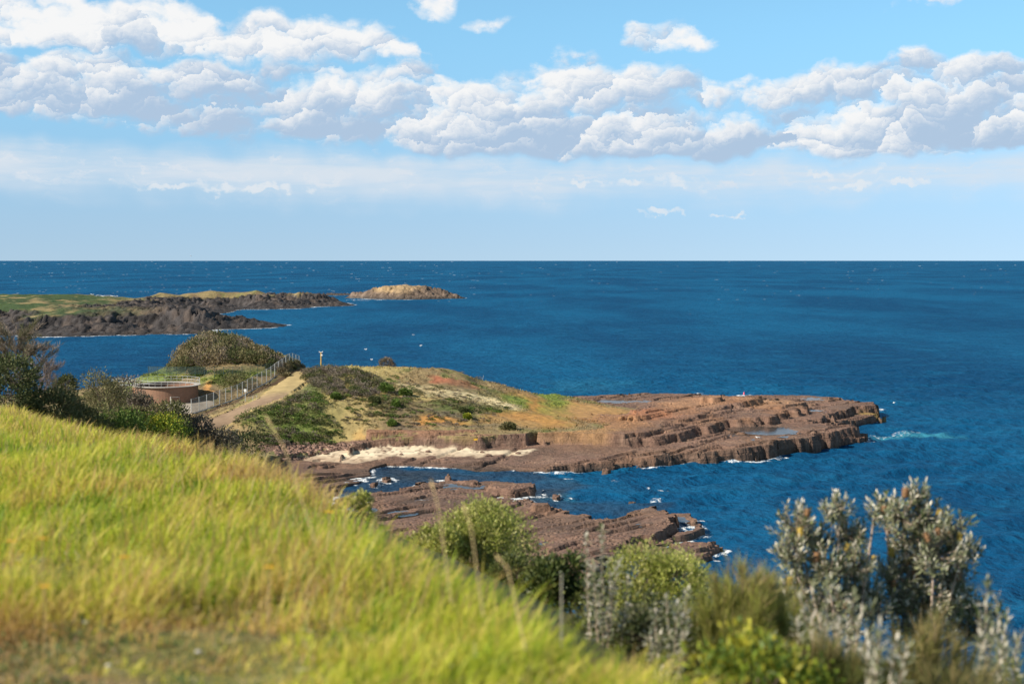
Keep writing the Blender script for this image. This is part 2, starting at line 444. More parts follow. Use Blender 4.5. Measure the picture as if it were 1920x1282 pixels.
P = [onz(*q) for q in [
    # cliff top, middle slopes and the skyline of the grassy point
    (660, 815, 2.4), (700, 812, 2.7), (760, 811, 2.8), (830, 811, 2.8), (890, 811, 2.8), (979, 807, 2.8), (1040, 805, 2.7), (1120, 806, 2.5), (1180, 798, 2.3),
    (700, 790, 3.9), (800, 788, 4.0), (900, 784, 3.8), (1000, 784, 3.3), (1080, 779, 2.8), (1150, 775, 2.4), (1200, 768, 2.0),
    (650, 752, 6.0), (750, 760, 5.4), (850, 755, 5.2), (950, 755, 4.5), (1050, 757, 3.3), (1130, 758, 2.3),
    (620, 722, 7.3), (700, 725, 7.0), (800, 720, 6.9), (900, 722, 6.2), (1000, 738, 4.5), (1045, 742, 3.8),
    (575, 697, 8.3), (600, 690, 8.6), (640, 685, 8.9), (680, 686, 8.8), (730, 686, 8.8), (790, 692, 8.3), (825, 690, 8.6), (850, 693, 8.3), (875, 704, 7.7), (930, 715, 6.7), (960, 725, 5.8), (1040, 738, 4.1),
    # path, fence line and the gully below it
    (385, 792, 4.0), (450, 769, 5.1), (520, 738, 6.7), (560, 705, 8.0), (373, 782, 4.2), (447, 750, 5.7), (516, 718, 7.3), (561, 694, 8.6),
    (400, 800, 3.6), (470, 790, 4.2), (540, 775, 5.0), (600, 760, 5.8), (430, 815, 2.6), (480, 828, 2.0), (520, 832, 1.7), (560, 833, 1.6), (600, 830, 1.6), (640, 824, 1.9), (600, 800, 3.4), (540, 805, 3.2),
    # tank yard, mound and the land to the left
    (310, 757, 5.2), (360, 757, 5.0), (380, 745, 5.4), (250, 760, 5.2), (390, 728, 6.5), (450, 708, 7.8), (500, 700, 8.3), (330, 712, 7.0), (280, 700, 7.4), (250, 712, 6.6),
    (300, 692, 8.2), (330, 680, 9.0), (370, 655, 11.0), (420, 648, 11.7), (460, 655, 11.3), (500, 668, 10.5), (540, 682, 9.4),
    (200, 758, 5.0), (150, 752, 4.6), (100, 760, 4.8), (0, 765, 5.0), (-100, 765, 5.0), (160, 738, 3.6), (60, 742, 3.6), (-60, 742, 3.8)]]
P += [(-95, 108, 14.5), (-70, 108, 14.5), (-50, 108, 14), (-36, 108, 12.5), (-24, 110, 6), (-14, 112, 1.5), (-100, 150, 10.5), (-70, 145, 9.8), (-52, 145, 9.2), (-40, 150, 7.6),
      (-44, 125, 11.2), (-31, 125, 9.5), (-32, 158, 4.6), (-30, 172, 2.2), (-28, 140, 5.0)]
# falls away behind the skyline
for (px, py, z) in [(300, 692, 8), (370, 655, 11), (440, 650, 11.5), (500, 668, 10.5), (560, 692, 8.5), (640, 685, 8.9), (730, 686, 8.8), (830, 690, 8.6), (880, 704, 7.7), (930, 715, 6.7), (960, 725, 5.8), (1040, 738, 4.1), (1090, 745, 2.6), (1190, 762, 2.)]:
    q = onz(px, py, z); P.append((q[0] + 1, q[1] + 5, z - 1.2)); P.append((q[0] + 2, q[1] + 15, -2.5))
for (px, py) in [(160, 728), (60, 731), (-60, 732), (230, 712)]:
    q = onz(px, py, 1.5); P.append((q[0], q[1] + 7, -2.))
for q in [(-110, 262, -4), (-60, 266, -5), (0, 266, -4), (40, 262, -3)]: P.append(q)
HEAD = rbf(P, GX, GY)
veg_rough = n_big * .9 + n_med * .55 + n_fin * .18
head_poly = [onz(*q)[:2] for q in [(620, 838, 1.4), (640, 823, 2.0), (700, 816, 2.7), (760, 815, 2.75), (890, 815, 2.75), (978, 812, 2.75), (1010, 808, 2.7), (1120, 812, 2.5), (1200, 800, 2.1), (1240, 785, 1.9), (1230, 762, 1.9), (1090, 745, 2.6)]]
head_poly += [(16, 268), (-112, 268), (-112, 104), (-18, 104), (-27, 140), (-28.5, 160), (-29, 176)]
wx, wy = GX + n_med * 1.6 + n_fin * .5, GY + fbm(GX / 3, GY / 3, 41, 3) * 1.6
in_head = inside(wx, wy, head_poly)
HEADZ = HEAD + veg_rough * sstep(1.5, 5, HEAD) * .75 + n_fin * .15

# lowland: beach, rubble and the rock flat round the cove
L = [onz(*q) for q in [(545, 862, .45), (620, 850, .95), (700, 843, 1.2), (780, 838, 1.25), (860, 838, 1.15), (960, 840, 1.0), (620, 868, .4), (700, 866, .38), (850, 868, .28), (960, 864, .40), (600, 882, .36), (560, 900, .5), (640, 895, .25), (560, 832, 1.6), (600, 832, 1.5), (520, 850, 1.5),
                       (1060, 850, .75), (1150, 845, .9), (900, 852, .7), (780, 855, .65)]]
L += [(-34, 170, 1.8), (-30, 185, 2), (-32, 150, 1.6), (10, 200, 1.5), (-26, 150, .55)]
LOW = rbf(L, GX, GY)
low_poly = [onz(*q)[:2] for q in [(520, 965, .5), (600, 965, .2), (640, 912, .2), (700, 893, .2), (690, 880, .2), (720, 871, .2), (760, 871, .2), (880, 877, .2), (1000, 882, .2), (1060, 874, .3), (1180, 868, .4), (1200, 835, .9), (1200, 800, 1.5), (640, 805, 1.5), (500, 815, 2), (480, 850, 1.5)]]
in_low = inside(GX + n_med * 1.0 + n_fin * .4, GY + fbm(GX / 4, GY / 4, 77, 4) * 2.2, low_poly)

# bedded rock layers: outline (pixel, height) + a tilted top
f1, f2, cid = worley(GX / 1.9 + n_med * .5, GY / 2.6 + n_med * .5, 5)
f1b, f2b, cidb = worley(GX / .7, GY / .9, 15)
JA = math.radians(43); ju, jv = GX * math.cos(JA) + GY * math.sin(JA) + n_med * .5, -GX * math.sin(JA) + GY * math.cos(JA) + n_med * .5   # two joint directions
def blk(q, w, seed, other=None):
    i = np.floor(q / w); return _h(i, np.floor((other if other is not None else q * 0) / 7.), seed) - .5
dv = blk(ju, 2.6, 71, jv) * 1.9 + blk(ju, .8, 72, jv) * .42; du = blk(jv, 1.9, 73, ju) * 1.3 + blk(jv, .75, 74, ju) * .42
jx = du * math.cos(JA) - dv * math.sin(JA) + n_fin * .16 + n_big * 1.6
jy = du * math.sin(JA) + dv * math.cos(JA) + n_fin * .16 + n_big * 1.6
Z0 = np.full(GX.shape, -2.2) + n_big * .5
Z0 = np.where(in_low, np.maximum(Z0, LOW + n_fin * .06 + n_med * .08), Z0)
ROCK = Z0.copy(); RID = np.zeros(GX.shape, np.int16)          # RID: which bed
def bed(px_poly, zfun, steps=1, step_h=.4, step_w=.35, wob=1.0, rid=1):
    """a rock bed with broken edges; 'steps' thinner beds stick out below the top one"""
    pol = [onz(*q)[:2] for q in px_poly]
    xs = [p[0] for p in pol]; ys = [p[1] for p in pol]; mg = 4.5
    i0, i1 = np.searchsorted(gx, (min(xs) - mg, max(xs) + mg)); j0, j1 = np.searchsorted(gy, (min(ys) - mg, max(ys) + mg))
    w = (slice(j0, j1), slice(i0, i1)); X, Y = GX[w], GY[w]
    if X.size == 0: return
    z = zfun(X, Y) if callable(zfun) else np.full(X.shape, float(zfun))
    z = z + n_fin[w] * .05 + n_med[w] * .07 + (cid[w] - .5) * .05
    for k in range(steps):
        ox, oy = X + jx[w] * wob - (step_w - .13) * k, Y + jy[w] * wob + (step_w + .13) * k
        cov = np.zeros(X.shape)
        for ex in (-.33, 0, .33):
            for ey in (-.33, 0, .33): cov += inside(ox + ex * DX, oy + ey * DY, pol)
        cov /= 9.
        zz = z - k * step_h
        zz = ROCK[w] * (1 - cov) + zz * cov
        m = (cov > 0) & (zz > ROCK[w] + .02)
        ROCK[w] = np.where(m, zz, ROCK[w]); RID[w] = np.where(m, rid, RID[w])
def plane(a, bx, by, x0=0, y0=200, lo=-9, hi=99):
    return lambda X, Y: np.clip(a + bx * (X - x0) + by * (Y - y0), lo, hi)
# cliff bed under the grass, with the open notch at its middle
bed([(640, 836, 2.4), (660, 826, 2.4), (700, 820, 2.6), (760, 816, 2.7), (830, 816, 2.7), (890, 816, 2.7), (979, 813, 2.75), (984, 806, 2.75), (1006, 806, 2.75), (1012, 812, 2.65), (1046, 812, 2.6), (1090, 813, 2.5), (1125, 815, 2.4), (1150, 817, 2.3), (1172, 819, 2.2), (1240, 812, 2.0), (1250, 780, 2.2), (1000, 780, 2.4), (700, 790, 2.4)],
    lambda X, Y: np.interp(X, [-25, -13, 12], [1.35, 2.72, 2.55]), 3, .55, .14, .62, 1)
# the upper thin ledges above it
bed([(690, 812, 3.0), (760, 808, 3.1), (830, 809, 3.1), (890, 807, 3.1), (905, 800, 3.1), (800, 790, 3.1), (700, 795, 3.1)], 3.05, 1, wob=.6, rid=1)
# lower shelf of the long reef
shelfA = plane(.42, .046, -.004, 6, 190, .36, 1.75)
bed([(880, 872, .36), (1020, 879, .36), (1080, 872, .4), (1150, 866, .6), (1200, 862, .7), (1250, 856, 1.0), (1300, 847, 1.35), (1395, 838, 1.75), (1440, 834, 1.75), (1500, 822, 1.75), (1560, 811, 1.75), (1612, 801, 1.75), (1600, 795, 1.75), (1480, 788, 1.7), (1400, 780, 1.6), (1200, 775, 1.4), (1100, 800, .8), (1000, 838, .5), (900, 850, .4)],
    shelfA, 2, .7, .22, .85, 2)
bed([(1560, 826, .6), (1622, 818, .6), (1625, 812, .6), (1590, 806, .6), (1540, 815, .6)], .55, 1, wob=.7, rid=2)
# second bed: the long dark scarp
bed([(1120, 826, 1.6), (1180, 824, 1.9), (1244, 815, 2.2), (1275, 809, 2.4), (1304, 800, 2.6), (1330, 792, 2.8), (1356, 785, 2.9), (1395, 783, 2.9), (1429, 784, 2.8), (1465, 775, 2.8), (1502, 767, 2.7), (1520, 772, 2.5), (1512, 762, 2.6), (1490, 752, 2.6), (1400, 746, 2.6), (1250, 755, 2.3), (1120, 790, 2.2)],
    lambda X, Y: np.clip(1.75 + .035 * (X - 8) + .012 * (Y - 195), 1.4, 2.85), 2, .5, .2, .9, 3)
# thin beds on it
bed([(1190, 806, 2.5), (1260, 797, 2.8), (1330, 784, 3.1), (1430, 766, 3.2), (1500, 757, 3.1), (1505, 754, 3.1), (1420, 755, 3.1), (1330, 770, 3.0), (1230, 785, 2.6)], lambda X, Y: np.clip(2.25 + .03 * (X - 15) + .006 * (Y - 205), 1.5, 3.2), 1, wob=.8, rid=3)
bed([(1180, 790, 2.7), (1250, 789, 3.0), (1300, 778, 3.3), (1400, 763, 3.4), (1420, 757, 3.3), (1330, 765, 3.2), (1230, 775, 2.9)], lambda X, Y: np.clip(2.5 + .03 * (X - 15) + .006 * (Y - 205), 1.5, 3.45), 1, wob=.7, rid=3)
# upper bed: dark wedge
bed([(1240, 782, 3.2), (1270, 776, 3.5), (1304, 769, 3.9), (1340, 759, 4.1), (1380, 751, 4.25), (1424, 743, 4.3), (1430, 741, 4.3), (1380, 741, 4.0), (1330, 741, 3.6), (1250, 748, 3.0), (1190, 765, 2.7), (1200, 778, 2.9)],
    lambda X, Y: np.clip(2.9 + .055 * (X - 20) + .008 * (Y - 225), 2.2, 4.35), 2, .5, .16, .7, 4)
bed([(1320, 742, 4.6), (1350, 741, 4.6), (1352, 737, 4.6), (1325, 737, 4.6)], 4.3, 1, wob=.5, rid=4)
bed([(1175, 786, 2.9), (1215, 782, 3.0), (1255, 766, 3.1), (1262, 759, 3.1), (1220, 762, 3.0), (1180, 774, 2.8)], 3.1, 2, .35, .1, 1.3, 4)
# seaward end
bed([(1400, 786, 1.9), (1470, 789, 1.9), (1540, 786, 1.9), (1580, 770, 1.9), (1600, 762, 1.9), (1640, 760, 1.9), (1632, 753, 1.9), (1600, 751, 1.9), (1580, 745, 1.9), (1500, 741, 1.9), (1400, 741, 1.9)], plane(1.95, -.004, 0, 50), 2, .5, .25, .8, 5)
bed([(1500, 797, .9), (1550, 795, .9), (1592, 787, .9), (1640, 780, .9), (1653, 776, .9), (1640, 771, .9), (1560, 770, .9)], .85, 2, .35, .3, 1.0, 5)
# back shelf behind the grassy point
bed([(1062, 752, 1.5), (1068, 744, 1.3), (1130, 740, 1.3), (1240, 738, 1.3), (1330, 739, 1.4), (1420, 742, 1.6), (1350, 770, 1.6), (1150, 772, 1.5)], plane(1.35, .003, 0, 20), 1, wob=.8, rid=6)
# near reef across the cove
reefN = lambda X, Y: np.clip(.34 + .055 * (X - 1) - .012 * (Y - 128), .28, 1.35)
bed([(560, 1000, .4), (640, 930, .35), (690, 926, .3), (730, 918, .3), (765, 911, .3), (800, 902, .3), (850, 899, .35), (930, 900, .4), (965, 902, .4), (975, 912, .4), (962, 922, .35), (930, 928, .3), (985, 935, .3), (1030, 949, .35), (1060, 960, .4), (1100, 969, .45), (1140, 975, .5), (1165, 968, .6), (1200, 957, .7), (1240, 948, .9), (1262, 958, 1.1), (1262, 972, 1.2), (1235, 990, 1.3), (1200, 1003, 1.3), (1168, 1020, 1.2), (1130, 1050, 1.0), (1120, 1100, .9), (980, 1115, .4), (700, 1100, .4)],
    reefN, 2, .45, .2, 1.0, 7)
bed([(965, 918, 1.0), (1004, 912, 1.0), (1006, 902, 1.0), (968, 905, 1.0), (920, 906, .8), (925, 914, .8)], .95, 2, .4, .1, .5, 7)
bed([(995, 948, .9), (1026, 946, .9), (1026, 940, .9), (998, 940, .9)], .85, 1, wob=.4, rid=7)
bed([(855, 902, .7), (900, 905, .7), (895, 898, .7), (862, 897, .7)], .62, 1, wob=.7, rid=7)
bed([(1260, 962, .5), (1295, 960, .5), (1322, 974, .5), (1316, 988, .5), (1290, 1000, .5), (1262, 1002, .5), (1262, 996, .5), (1292, 990, .5), (1304, 978, .5), (1290, 968, .5), (1262, 968, .5)], .48, 1, wob=.8, rid=7)
bed([(1225, 1028, .5), (1268, 1018, .5), (1300, 1012, .6), (1357, 1014, .6), (1350, 1024, .6), (1310, 1036, .6), (1275, 1042, .6), (1235, 1042, .5)], .58, 2, .3, .15, .8, 7)
bed([(1180, 1024, .3), (1262, 998, .3), (1268, 1014, .3), (1210, 1034, .3)], .26, 1, wob=1.2, rid=7)
for (a, b, r, z) in [(845, 892, 7, .5), (862, 915, 5, .35), (1040, 929, 9, .22), (1187, 941, 8, .18), (700, 905, 8, .3), (725, 897, 10, .3), (1135, 879, 9, .3)]:
    bed([(a - r, b + 2, z), (a, b + 4, z), (a + r, b + 2, z), (a + r, b - 2, z), (a, b - 3, z), (a - r, b - 2, z)], z, 1, wob=.35, rid=7)

Z = ROCK.copy()
zone = np.where(RID > 0, 3, np.where(in_low, 2, 0))               # 0 seabed, 1 grassy headland, 2 lowland, 3 rock beds
m = in_head & (HEADZ > Z); Z = np.where(m, HEADZ, Z); zone = np.where(m, 1, zone)
# joints: long straight cracks across the flats
def crack(pts, depth, w):
    global Z
    for (a, b) in zip(pts[:-1], pts[1:]):
        ax, ay = a; bx, by = b; L2 = (bx - ax) ** 2 + (by - ay) ** 2
        t = np.clip(((GX - ax) * (bx - ax) + (GY - ay) * (by - ay)) / L2, 0, 1)
        d = np.hypot(GX + n_fin * .5 - ax - t * (bx - ax), GY + n_fin * .6 - ay - t * (by - ay))
        Z = np.where((zone >= 2) & (d < w), Z - depth * (1 - d / w * .5), Z)
for c in [[(748, 874), (800, 860), (880, 842)], [(870, 876), (930, 860), (978, 842)], [(1190, 842), (1290, 818)], [(1300, 846), (1380, 822), (1430, 816)]]:
    crack([onz(px, py, .7)[:2] for (px, py) in c], .32, .42)
# small ledge lines on the flats: the beds wear back in thin steps
sd = (-jv + fbm(ju / 11, jv / 2.2, 951, 3) * 5.0 + n_big * 7 + n_fin * .5) / 2.9
saw = (sd - np.floor(sd))
flat_m = ((zone == 3) & (RID >= 2)) | ((zone == 2) & (LOW < .55))
Z = np.where(flat_m, Z + (saw - .5) * .27 * (.12 + 1.3 * sstep(-.10, .18, fbm(ju / 9, jv / 3, 961, 3) * 1.4)), Z)
Z = np.where((zone == 3) & (f2b - f1b < .12) & (cid > .35), Z - .10, Z)

def ground(x, y, A=None):
    A = Z if A is None else A
    i = min(max((x - X0) / DX, 0), len(gx) - 1.001); j = min(max((y - Y0) / DY, 0), len(gy) - 1.001)
    a, b = int(i), int(j); u, v = i - a, j - b
    return float((A[b, a] * (1 - u) + A[b, a + 1] * u) * (1 - v) + (A[b + 1, a] * (1 - u) + A[b + 1, a + 1] * u) * v)
def hit(px, py):
    r = ray(px, py)
    for y in np.arange(Y0 + .5, Y1 - .5, .2):
        t = y / r[1]; x = r[0] * t; z = H + r[2] * t
        if X0 < x < X1 and z <= max(ground(x, y), 0.):
            return (x, y, max(ground(x, y), 0.))
    return onz(px, py, 1.)

# ---- colours of the ground: soils, grasses, weathered rock (world-space patches with ragged edges)
C = np.zeros(GX.shape + (3,))
def lay(mask, col):
    global C
    C = C * (1 - mask[..., None]) + np.array(col)[None, None, :] * mask[..., None]
n1 = fbm(GX / 5, GY / 6, 201, 5); n2 = fbm(GX / 1.5, GY / 2, 211, 4); n3 = fbm(GX / 9, GY / 9, 221, 4); n4 = fbm(GX / .6, GY / .7, 231, 2)
one = np.ones(GX.shape)
# vegetated ground
lay(one, (.27, .20, .10))
lay(sstep(-.02, .16, n1) * .85, (.30, .21, .10))
lay(sstep(.02, .14, n2) * .7, (.36, .28, .13))
lay(sstep(.06, .18, n3 + n2 * .5) * .8, (.19, .20, .06))
lay(sstep(.12, .2, n2) * .55, (.13, .14, .05))
wxx, wyy = GX + n1 * 5 + n2 * 2, GY + n3 * 8 + n2 * 2.5
def splat(px, py, rx, ry, col, k=1.0, soft=.5):
    h = hit(px, py); u = hit(px, py - ry); d = hit(px, py + ry)
    R = max(rx * h[1] / F, .3); Q = max((u[1] - d[1]) / 2, .5)
    r = np.hypot((wxx - h[0]) / R, (wyy - h[1]) / Q)
    lay((1 - sstep(1 - soft, 1 + soft, r)) * k, col)
GREEN, DGREEN, STRAW, TAN, GREY, ORANGE, RED, PALE = (.16, .21, .045), (.07, .11, .03), (.50, .38, .15), (.22, .155, .088), (.15, .12, .09), (.55, .27, .075), (.40, .14, .075), (.68, .56, .32)
ZV = zone == 1
for q in [(500, 785, 60, 25, GREEN, .7), (600, 765, 40, 40, DGREEN, .9), (640, 790, 60, 25, TAN, .8), (470, 775, 30, 12, TAN, .7), (560, 810, 70, 20, GREEN, .8),
          (560, 745, 60, 16, TAN, .7), (660, 745, 60, 20, GREY, .8), (620, 722, 55, 22, GREY, .9), (700, 722, 50, 14, GREEN, .6), (740, 765, 40, 22, DGREEN, .7), (700, 770, 50, 16, GREY, .6),
          (690, 750, 90, 34, TAN, .85), (670, 780, 60, 24, TAN, .8), (660, 770, 40, 16, GREY, .6), (730, 790, 80, 16, TAN, .8), (800, 770, 70, 14, TAN, .6), (690, 798, 20, 8, ORANGE, .9), (800, 790, 50, 16, TAN, .6), (815, 785, 32, 14, ORANGE, .9), (850, 788, 30, 10, ORANGE, .7), (870, 775, 40, 10, GREY, .6),
          (830, 712, 26, 7, RED, .95), (860, 715, 30, 6, RED, .6), (880, 730, 60, 8, TAN, .5), (820, 735, 90, 9, PALE, .55), (760, 740, 60, 8, STRAW, .7),
          (925, 752, 50, 8, PALE, .95), (900, 748, 50, 5, PALE, .8), (1005, 738, 48, 6, GREEN, .95), (980, 750, 20, 9, GREEN, .9), (910, 768, 34, 9, DGREEN, .7), (845, 757, 30, 7, DGREEN, .6),
          (1060, 765, 90, 14, ORANGE, .95), (1000, 785, 70, 14, ORANGE, .8), (1120, 775, 70, 14, (.50, .29, .11), .95), (1150, 785, 60, 10, (.36, .19, .09), .8), (950, 792, 60, 8, (.40, .25, .10), .8),
          (860, 800, 60, 5, GREY, .6), (760, 800, 60, 6, GREY, .6), (640, 690, 60, 5, GREEN, .6), (700, 688, 60, 5, STRAW, .7),
          (960, 722, 50, 4, (.16, .08, .06), .8), (905, 706, 20, 4, (.16, .08, .06), .7),
          (290, 705, 50, 10, GREEN, .9), (340, 700, 20, 6, TAN, .9), (420, 712, 40, 12, GREEN, .8), (455, 700, 20, 8, TAN, .8), (400, 735, 30, 14, TAN, .8), (470, 702, 40, 8, GREEN, .6), (520, 702, 20, 6, GREEN, .8),
          (388, 735, 8, 16, ORANGE, .7), (1005, 738, 60, 8, (.20, .27, .05), .95), (975, 751, 26, 8, (.18, .24, .05), .9), (1040, 741, 30, 5, (.20, .27, .05), .9)]:
    splat(*q)
# path strip and the concrete yard
def strip(pts, w, zlist=None):
    r = np.full(GX.shape, 99.)
    for (a, b) in zip(pts[:-1], pts[1:]):
        L2 = (b[0] - a[0]) ** 2 + (b[1] - a[1]) ** 2
        t = np.clip(((GX - a[0]) * (b[0] - a[0]) + (GY - a[1]) * (b[1] - a[1])) / L2, 0, 1)
        r = np.minimum(r, np.hypot(GX - a[0] - t * (b[0] - a[0]), GY - a[1] - t * (b[1] - a[1])) / w)
    return r
path_px = [(394, 793), (446, 772), (508, 743), (545, 721), (572, 703)]
path_w = [hit(a, b)[:2] for (a, b) in path_px]
pr = strip(path_w, 2.0) + n_fin * .25
fl = [hit(a, b) for (a, b) in [(359, 787), (395, 771), (447, 750), (506, 723), (546, 702), (561, 694)]]
lay((1 - sstep(1.0, 1.5, pr)) * .9, (.50, .37, .16))
kerb_r = strip([p[:2] for p in fl], .5)
lay((1 - sstep(.8, 1.2, kerb_r)) * .9, (.16, .10, .06))
rockcol = np.array((.212, .127, .092))
Cv = C * .93
# rock colours
C = np.zeros(GX.shape + (3,)); lay(one, rockcol)
lay(sstep(-.05, .2, n3) * .6, (.25, .145, .09)); lay(sstep(0, .2, n1) * .6, (.16, .105, .078)); lay(sstep(.05, .2, n2) * .5, (.28, .18, .125)); lay(sstep(.10, .2, n4) * .5, (.09, .058, .042))
sfold = sd * 2.7 + n_fin * .8; lay((np.abs(sfold - np.floor(sfold) - .5) < .13) * sstep(-.05, .12, n1 + n_med * .4) * .5, (.10, .065, .048))
top = sstep(1.9, 3.2, Z)
lay(top * sstep(-.1, .1, n1) * .75, (.30, .155, .085))
lay((1 - sstep(.10, .30, Z + n_med * .25)) * .75, (.10, .068, .052))        # wet, weedy rim near the water
lay((1 - sstep(-.1, .14, Z + n_med * .15)) * .8, (.055, .045, .038))
for q in [(1060, 800, 110, 12, (.42, .24, .10), .8), (1150, 790, 60, 12, (.40, .21, .10), .8), (1220, 775, 50, 10, (.36, .16, .085), .8), (1290, 755, 60, 8, (.40, .22, .12), .7), (1440, 750, 60, 5, (.40, .23, .13), .7), (1640, 776, 20, 4, (.30, .20, .06), .8)]:
    splat(*q)
Cr = C.copy()
# lowland: sand above, wet sand and rock flat below
C = Cr.copy()
sandm = inside(GX + n_med * 1.2 + n_fin * .6, GY + n1 * 5 + n2 * 2.5, [onz(*q)[:2] for q in [(540, 862, .5), (570, 853, .7), (620, 842, 1.0), (690, 834, 1.3), (800, 836, 1.2), (900, 840, 1.1), (960, 843, 1.), (1010, 841, .9), (985, 852, .7), (940, 854, .6), (830, 856, .6), (720, 858, .6), (660, 864, .5), (560, 868, .4)]])
sandf = sandm.astype(float)
for _ in range(2):
    sandf[1:-1, 1:-1] = (sandf[1:-1, 1:-1] * 2 + sandf[:-2, 1:-1] + sandf[2:, 1:-1] + sandf[1:-1, :-2] + sandf[1:-1, 2:]) / 6
lay(sandf, (.76, .63, .44)); lay(sandf * sstep(-.02, .12, n2) * .5, (.50, .37, .25)); lay(sandf * (1 - sstep(.55, .95, LOW + n1 * .5)) * .75, (.42, .29, .19))
lay(sandf * sstep(.16, .22, fbm(GX / .5, GY / .8, 301, 2)) * .7, (.20, .12, .08))
rub = ((1 - sandf) * sstep(.9, 1.2, LOW)) * in_low
lay(rub * .8, (.26, .155, .11)); lay(rub * sstep(0, .15, n4) * .7, (.15, .09, .065))
Cl = np.where((Z - LOW > .28)[..., None], Cr, C)
COLR = np.where((zone == 1)[..., None], Cv, np.where((zone == 2)[..., None], Cl, Cr))
COLR = COLR * (1 + n4[..., None] * .5)
is_path = (zone == 1) & (pr < 1.0)
conc = (zone == 1) & (np.hypot((GX - onz(352, 762, 5.)[0]) / 3.6, (GY - onz(352, 762, 5.)[1]) / 6.5) < 1)
COLR[is_path] = (np.array((.30, .205, .13)) + (np.array((.45, .335, .155)) - np.array((.30, .205, .13))) * sstep(200, 208, GY)[is_path][:, None]) * (1 + n2[is_path][:, None] * .5 + n4[is_path][:, None] * .25)
COLR[conc] = np.array((.36, .31, .25)) * (1 + n2[conc][:, None] * .4)
Z = np.where(is_path, HEAD + n_fin * .03, Z); Z = np.where(conc, HEAD, Z)

# ---- rock pools: hollows worn into the shelves, each with its own sheet of water
POOLS = []
def pool(px, py, rx, ry, depth=.14):
    global Z
    h = hit(px, py); u = hit(px, py - ry); d = hit(px, py + ry)
    R = rx * h[1] / F; Q = max((u[1] - d[1]) / 2, .6)
    msk = (1 - sstep(.6, 1.25, np.hypot((wxx - h[0]) / R, (wyy - h[1]) / Q) + n2 * .8)) * (zone >= 2)
    near = (np.hypot((GX - h[0]) / R, (GY - h[1]) / Q) < 1.0) & (zone >= 2)
    lvl = float(np.percentile(Z[near], 42)) if near.sum() > 3 else h[2]
    Z = np.where(msk > .02, Z * (1 - msk) + np.minimum(Z, lvl - depth) * msk, Z)
    POOLS.append((h[0], h[1], R * 1.5, Q * 1.5, lvl - .02))
for q in [(1440, 806, 48, 7), (1385, 812, 24, 3), (1510, 747, 30, 2.2), (1570, 772, 9, 1.6), (1535, 770, 12, 1.4), (1160, 752, 40, 3.5), (1190, 741, 30, 1.3), (1470, 818, 14, 2.2), (1420, 824, 9, 1.2),
          (868, 912, 30, 6), (672, 955, 26, 6), (755, 962, 20, 4), (1018, 1018, 7, 1.5), (1035, 1050, 16, 4), (1200, 984, 5, 1.6), (1278, 979, 13, 7), (640, 950, 14, 5), (1100, 1040, 10, 3)]:
    pool(*q)

# ---- split into ground objects by what they are
zid = np.where(zone == 1, 1, 3)
zid = np.where(is_path | conc, 4, zid)
zid = np.where((zone == 2) & (sandf > .5), 2, zid)
ny, nx = GX.shape
V = np.stack([GX, GY, Z], -1).reshape(-1, 3)
Zb = Z.copy()
for _ in range(10):
    Zb[1:-1, 1:-1] = (Zb[1:-1, 1:-1] * 2 + Zb[:-2, 1:-1] + Zb[2:, 1:-1] + Zb[1:-1, :-2] + Zb[1:-1, 2:]) / 6
_gy, _gx = np.gradient(Zb, DY, DX)
WALL = np.stack([-_gx, -_gy], -1).reshape(-1, 2)
idx = np.arange(ny * nx).reshape(ny, nx)
Q = np.stack([idx[:-1, :-1], idx[:-1, 1:], idx[1:, 1:], idx[1:, :-1]], -1)
qs = np.stack([zid[:-1, :-1], zid[:-1, 1:], zid[1:, 1:], zid[1:, :-1]]); qz = np.where((qs == 3).any(0), 3, zid[:-1, :-1])
qmax = np.maximum(np.maximum(Z[:-1, :-1], Z[1:, 1:]), np.maximum(Z[1:, :-1], Z[:-1, 1:]))
Cf = np.clip(COLR, .01, .9).reshape(-1, 3)
for (k, nm, mt, sm) in [(1, 'headland', 'soil', True), (2, 'beach', 'sand', True), (3, 'rock_platform', 'rock', False), (4, 'footpath', 'path', True)]:
    q = Q[(qz == k) & (qmax > -1.2)]
    u, inv = np.unique(q, return_inverse=True)
    o = mesh_np(nm, V[u], inv.reshape(-1, 4), M[mt], col=Cf[u], smooth=sm)
    o['kind'] = 'structure'
    if nm == 'rock_platform':
        me = o.data; me.polygons.foreach_set('use_smooth', np.ones(len(me.polygons), bool))
        fn = np.zeros(len(me.polygons) * 3, np.float32); me.polygons.foreach_get('normal', fn); fn = fn.reshape(-1, 3)
        tot = np.zeros(len(me.polygons), np.int32); me.polygons.foreach_get('loop_total', tot)
        lv = np.zeros(len(me.loops), np.int32); me.loops.foreach_get('vertex_index', lv)
        vd = WALL[u][lv]; ln = np.repeat(fn, tot, 0).astype(float)
        hl = np.hypot(ln[:, 0], ln[:, 1]); steep = sstep(.45, .8, hl)[:, None]
        vh = np.hypot(vd[:, 0], vd[:, 1])[:, None] + 1e-6
        sm_n = np.concatenate([vd / vh * hl[:, None], ln[:, 2:]], 1)
        k_ = .72 * steep * np.clip(vh / .15, 0, 1); ln = ln * (1 - k_) + sm_n * k_; ln /= np.linalg.norm(ln, axis=1, keepdims=True)
        me.normals_split_custom_set(ln.tolist())
pm, T, b, o = mat_new('pool_water')
b.inputs['Base Color'].default_value = (.06, .065, .065, 1); b.inputs['Roughness'].default_value = .10; b.inputs['Alpha'].default_value = .6
g_ = T.new('ShaderNodeNewGeometry'); bump(T, T.noise(g_.outputs['Position'], 3., 3), .25, .03, b)
M['pool'] = pm
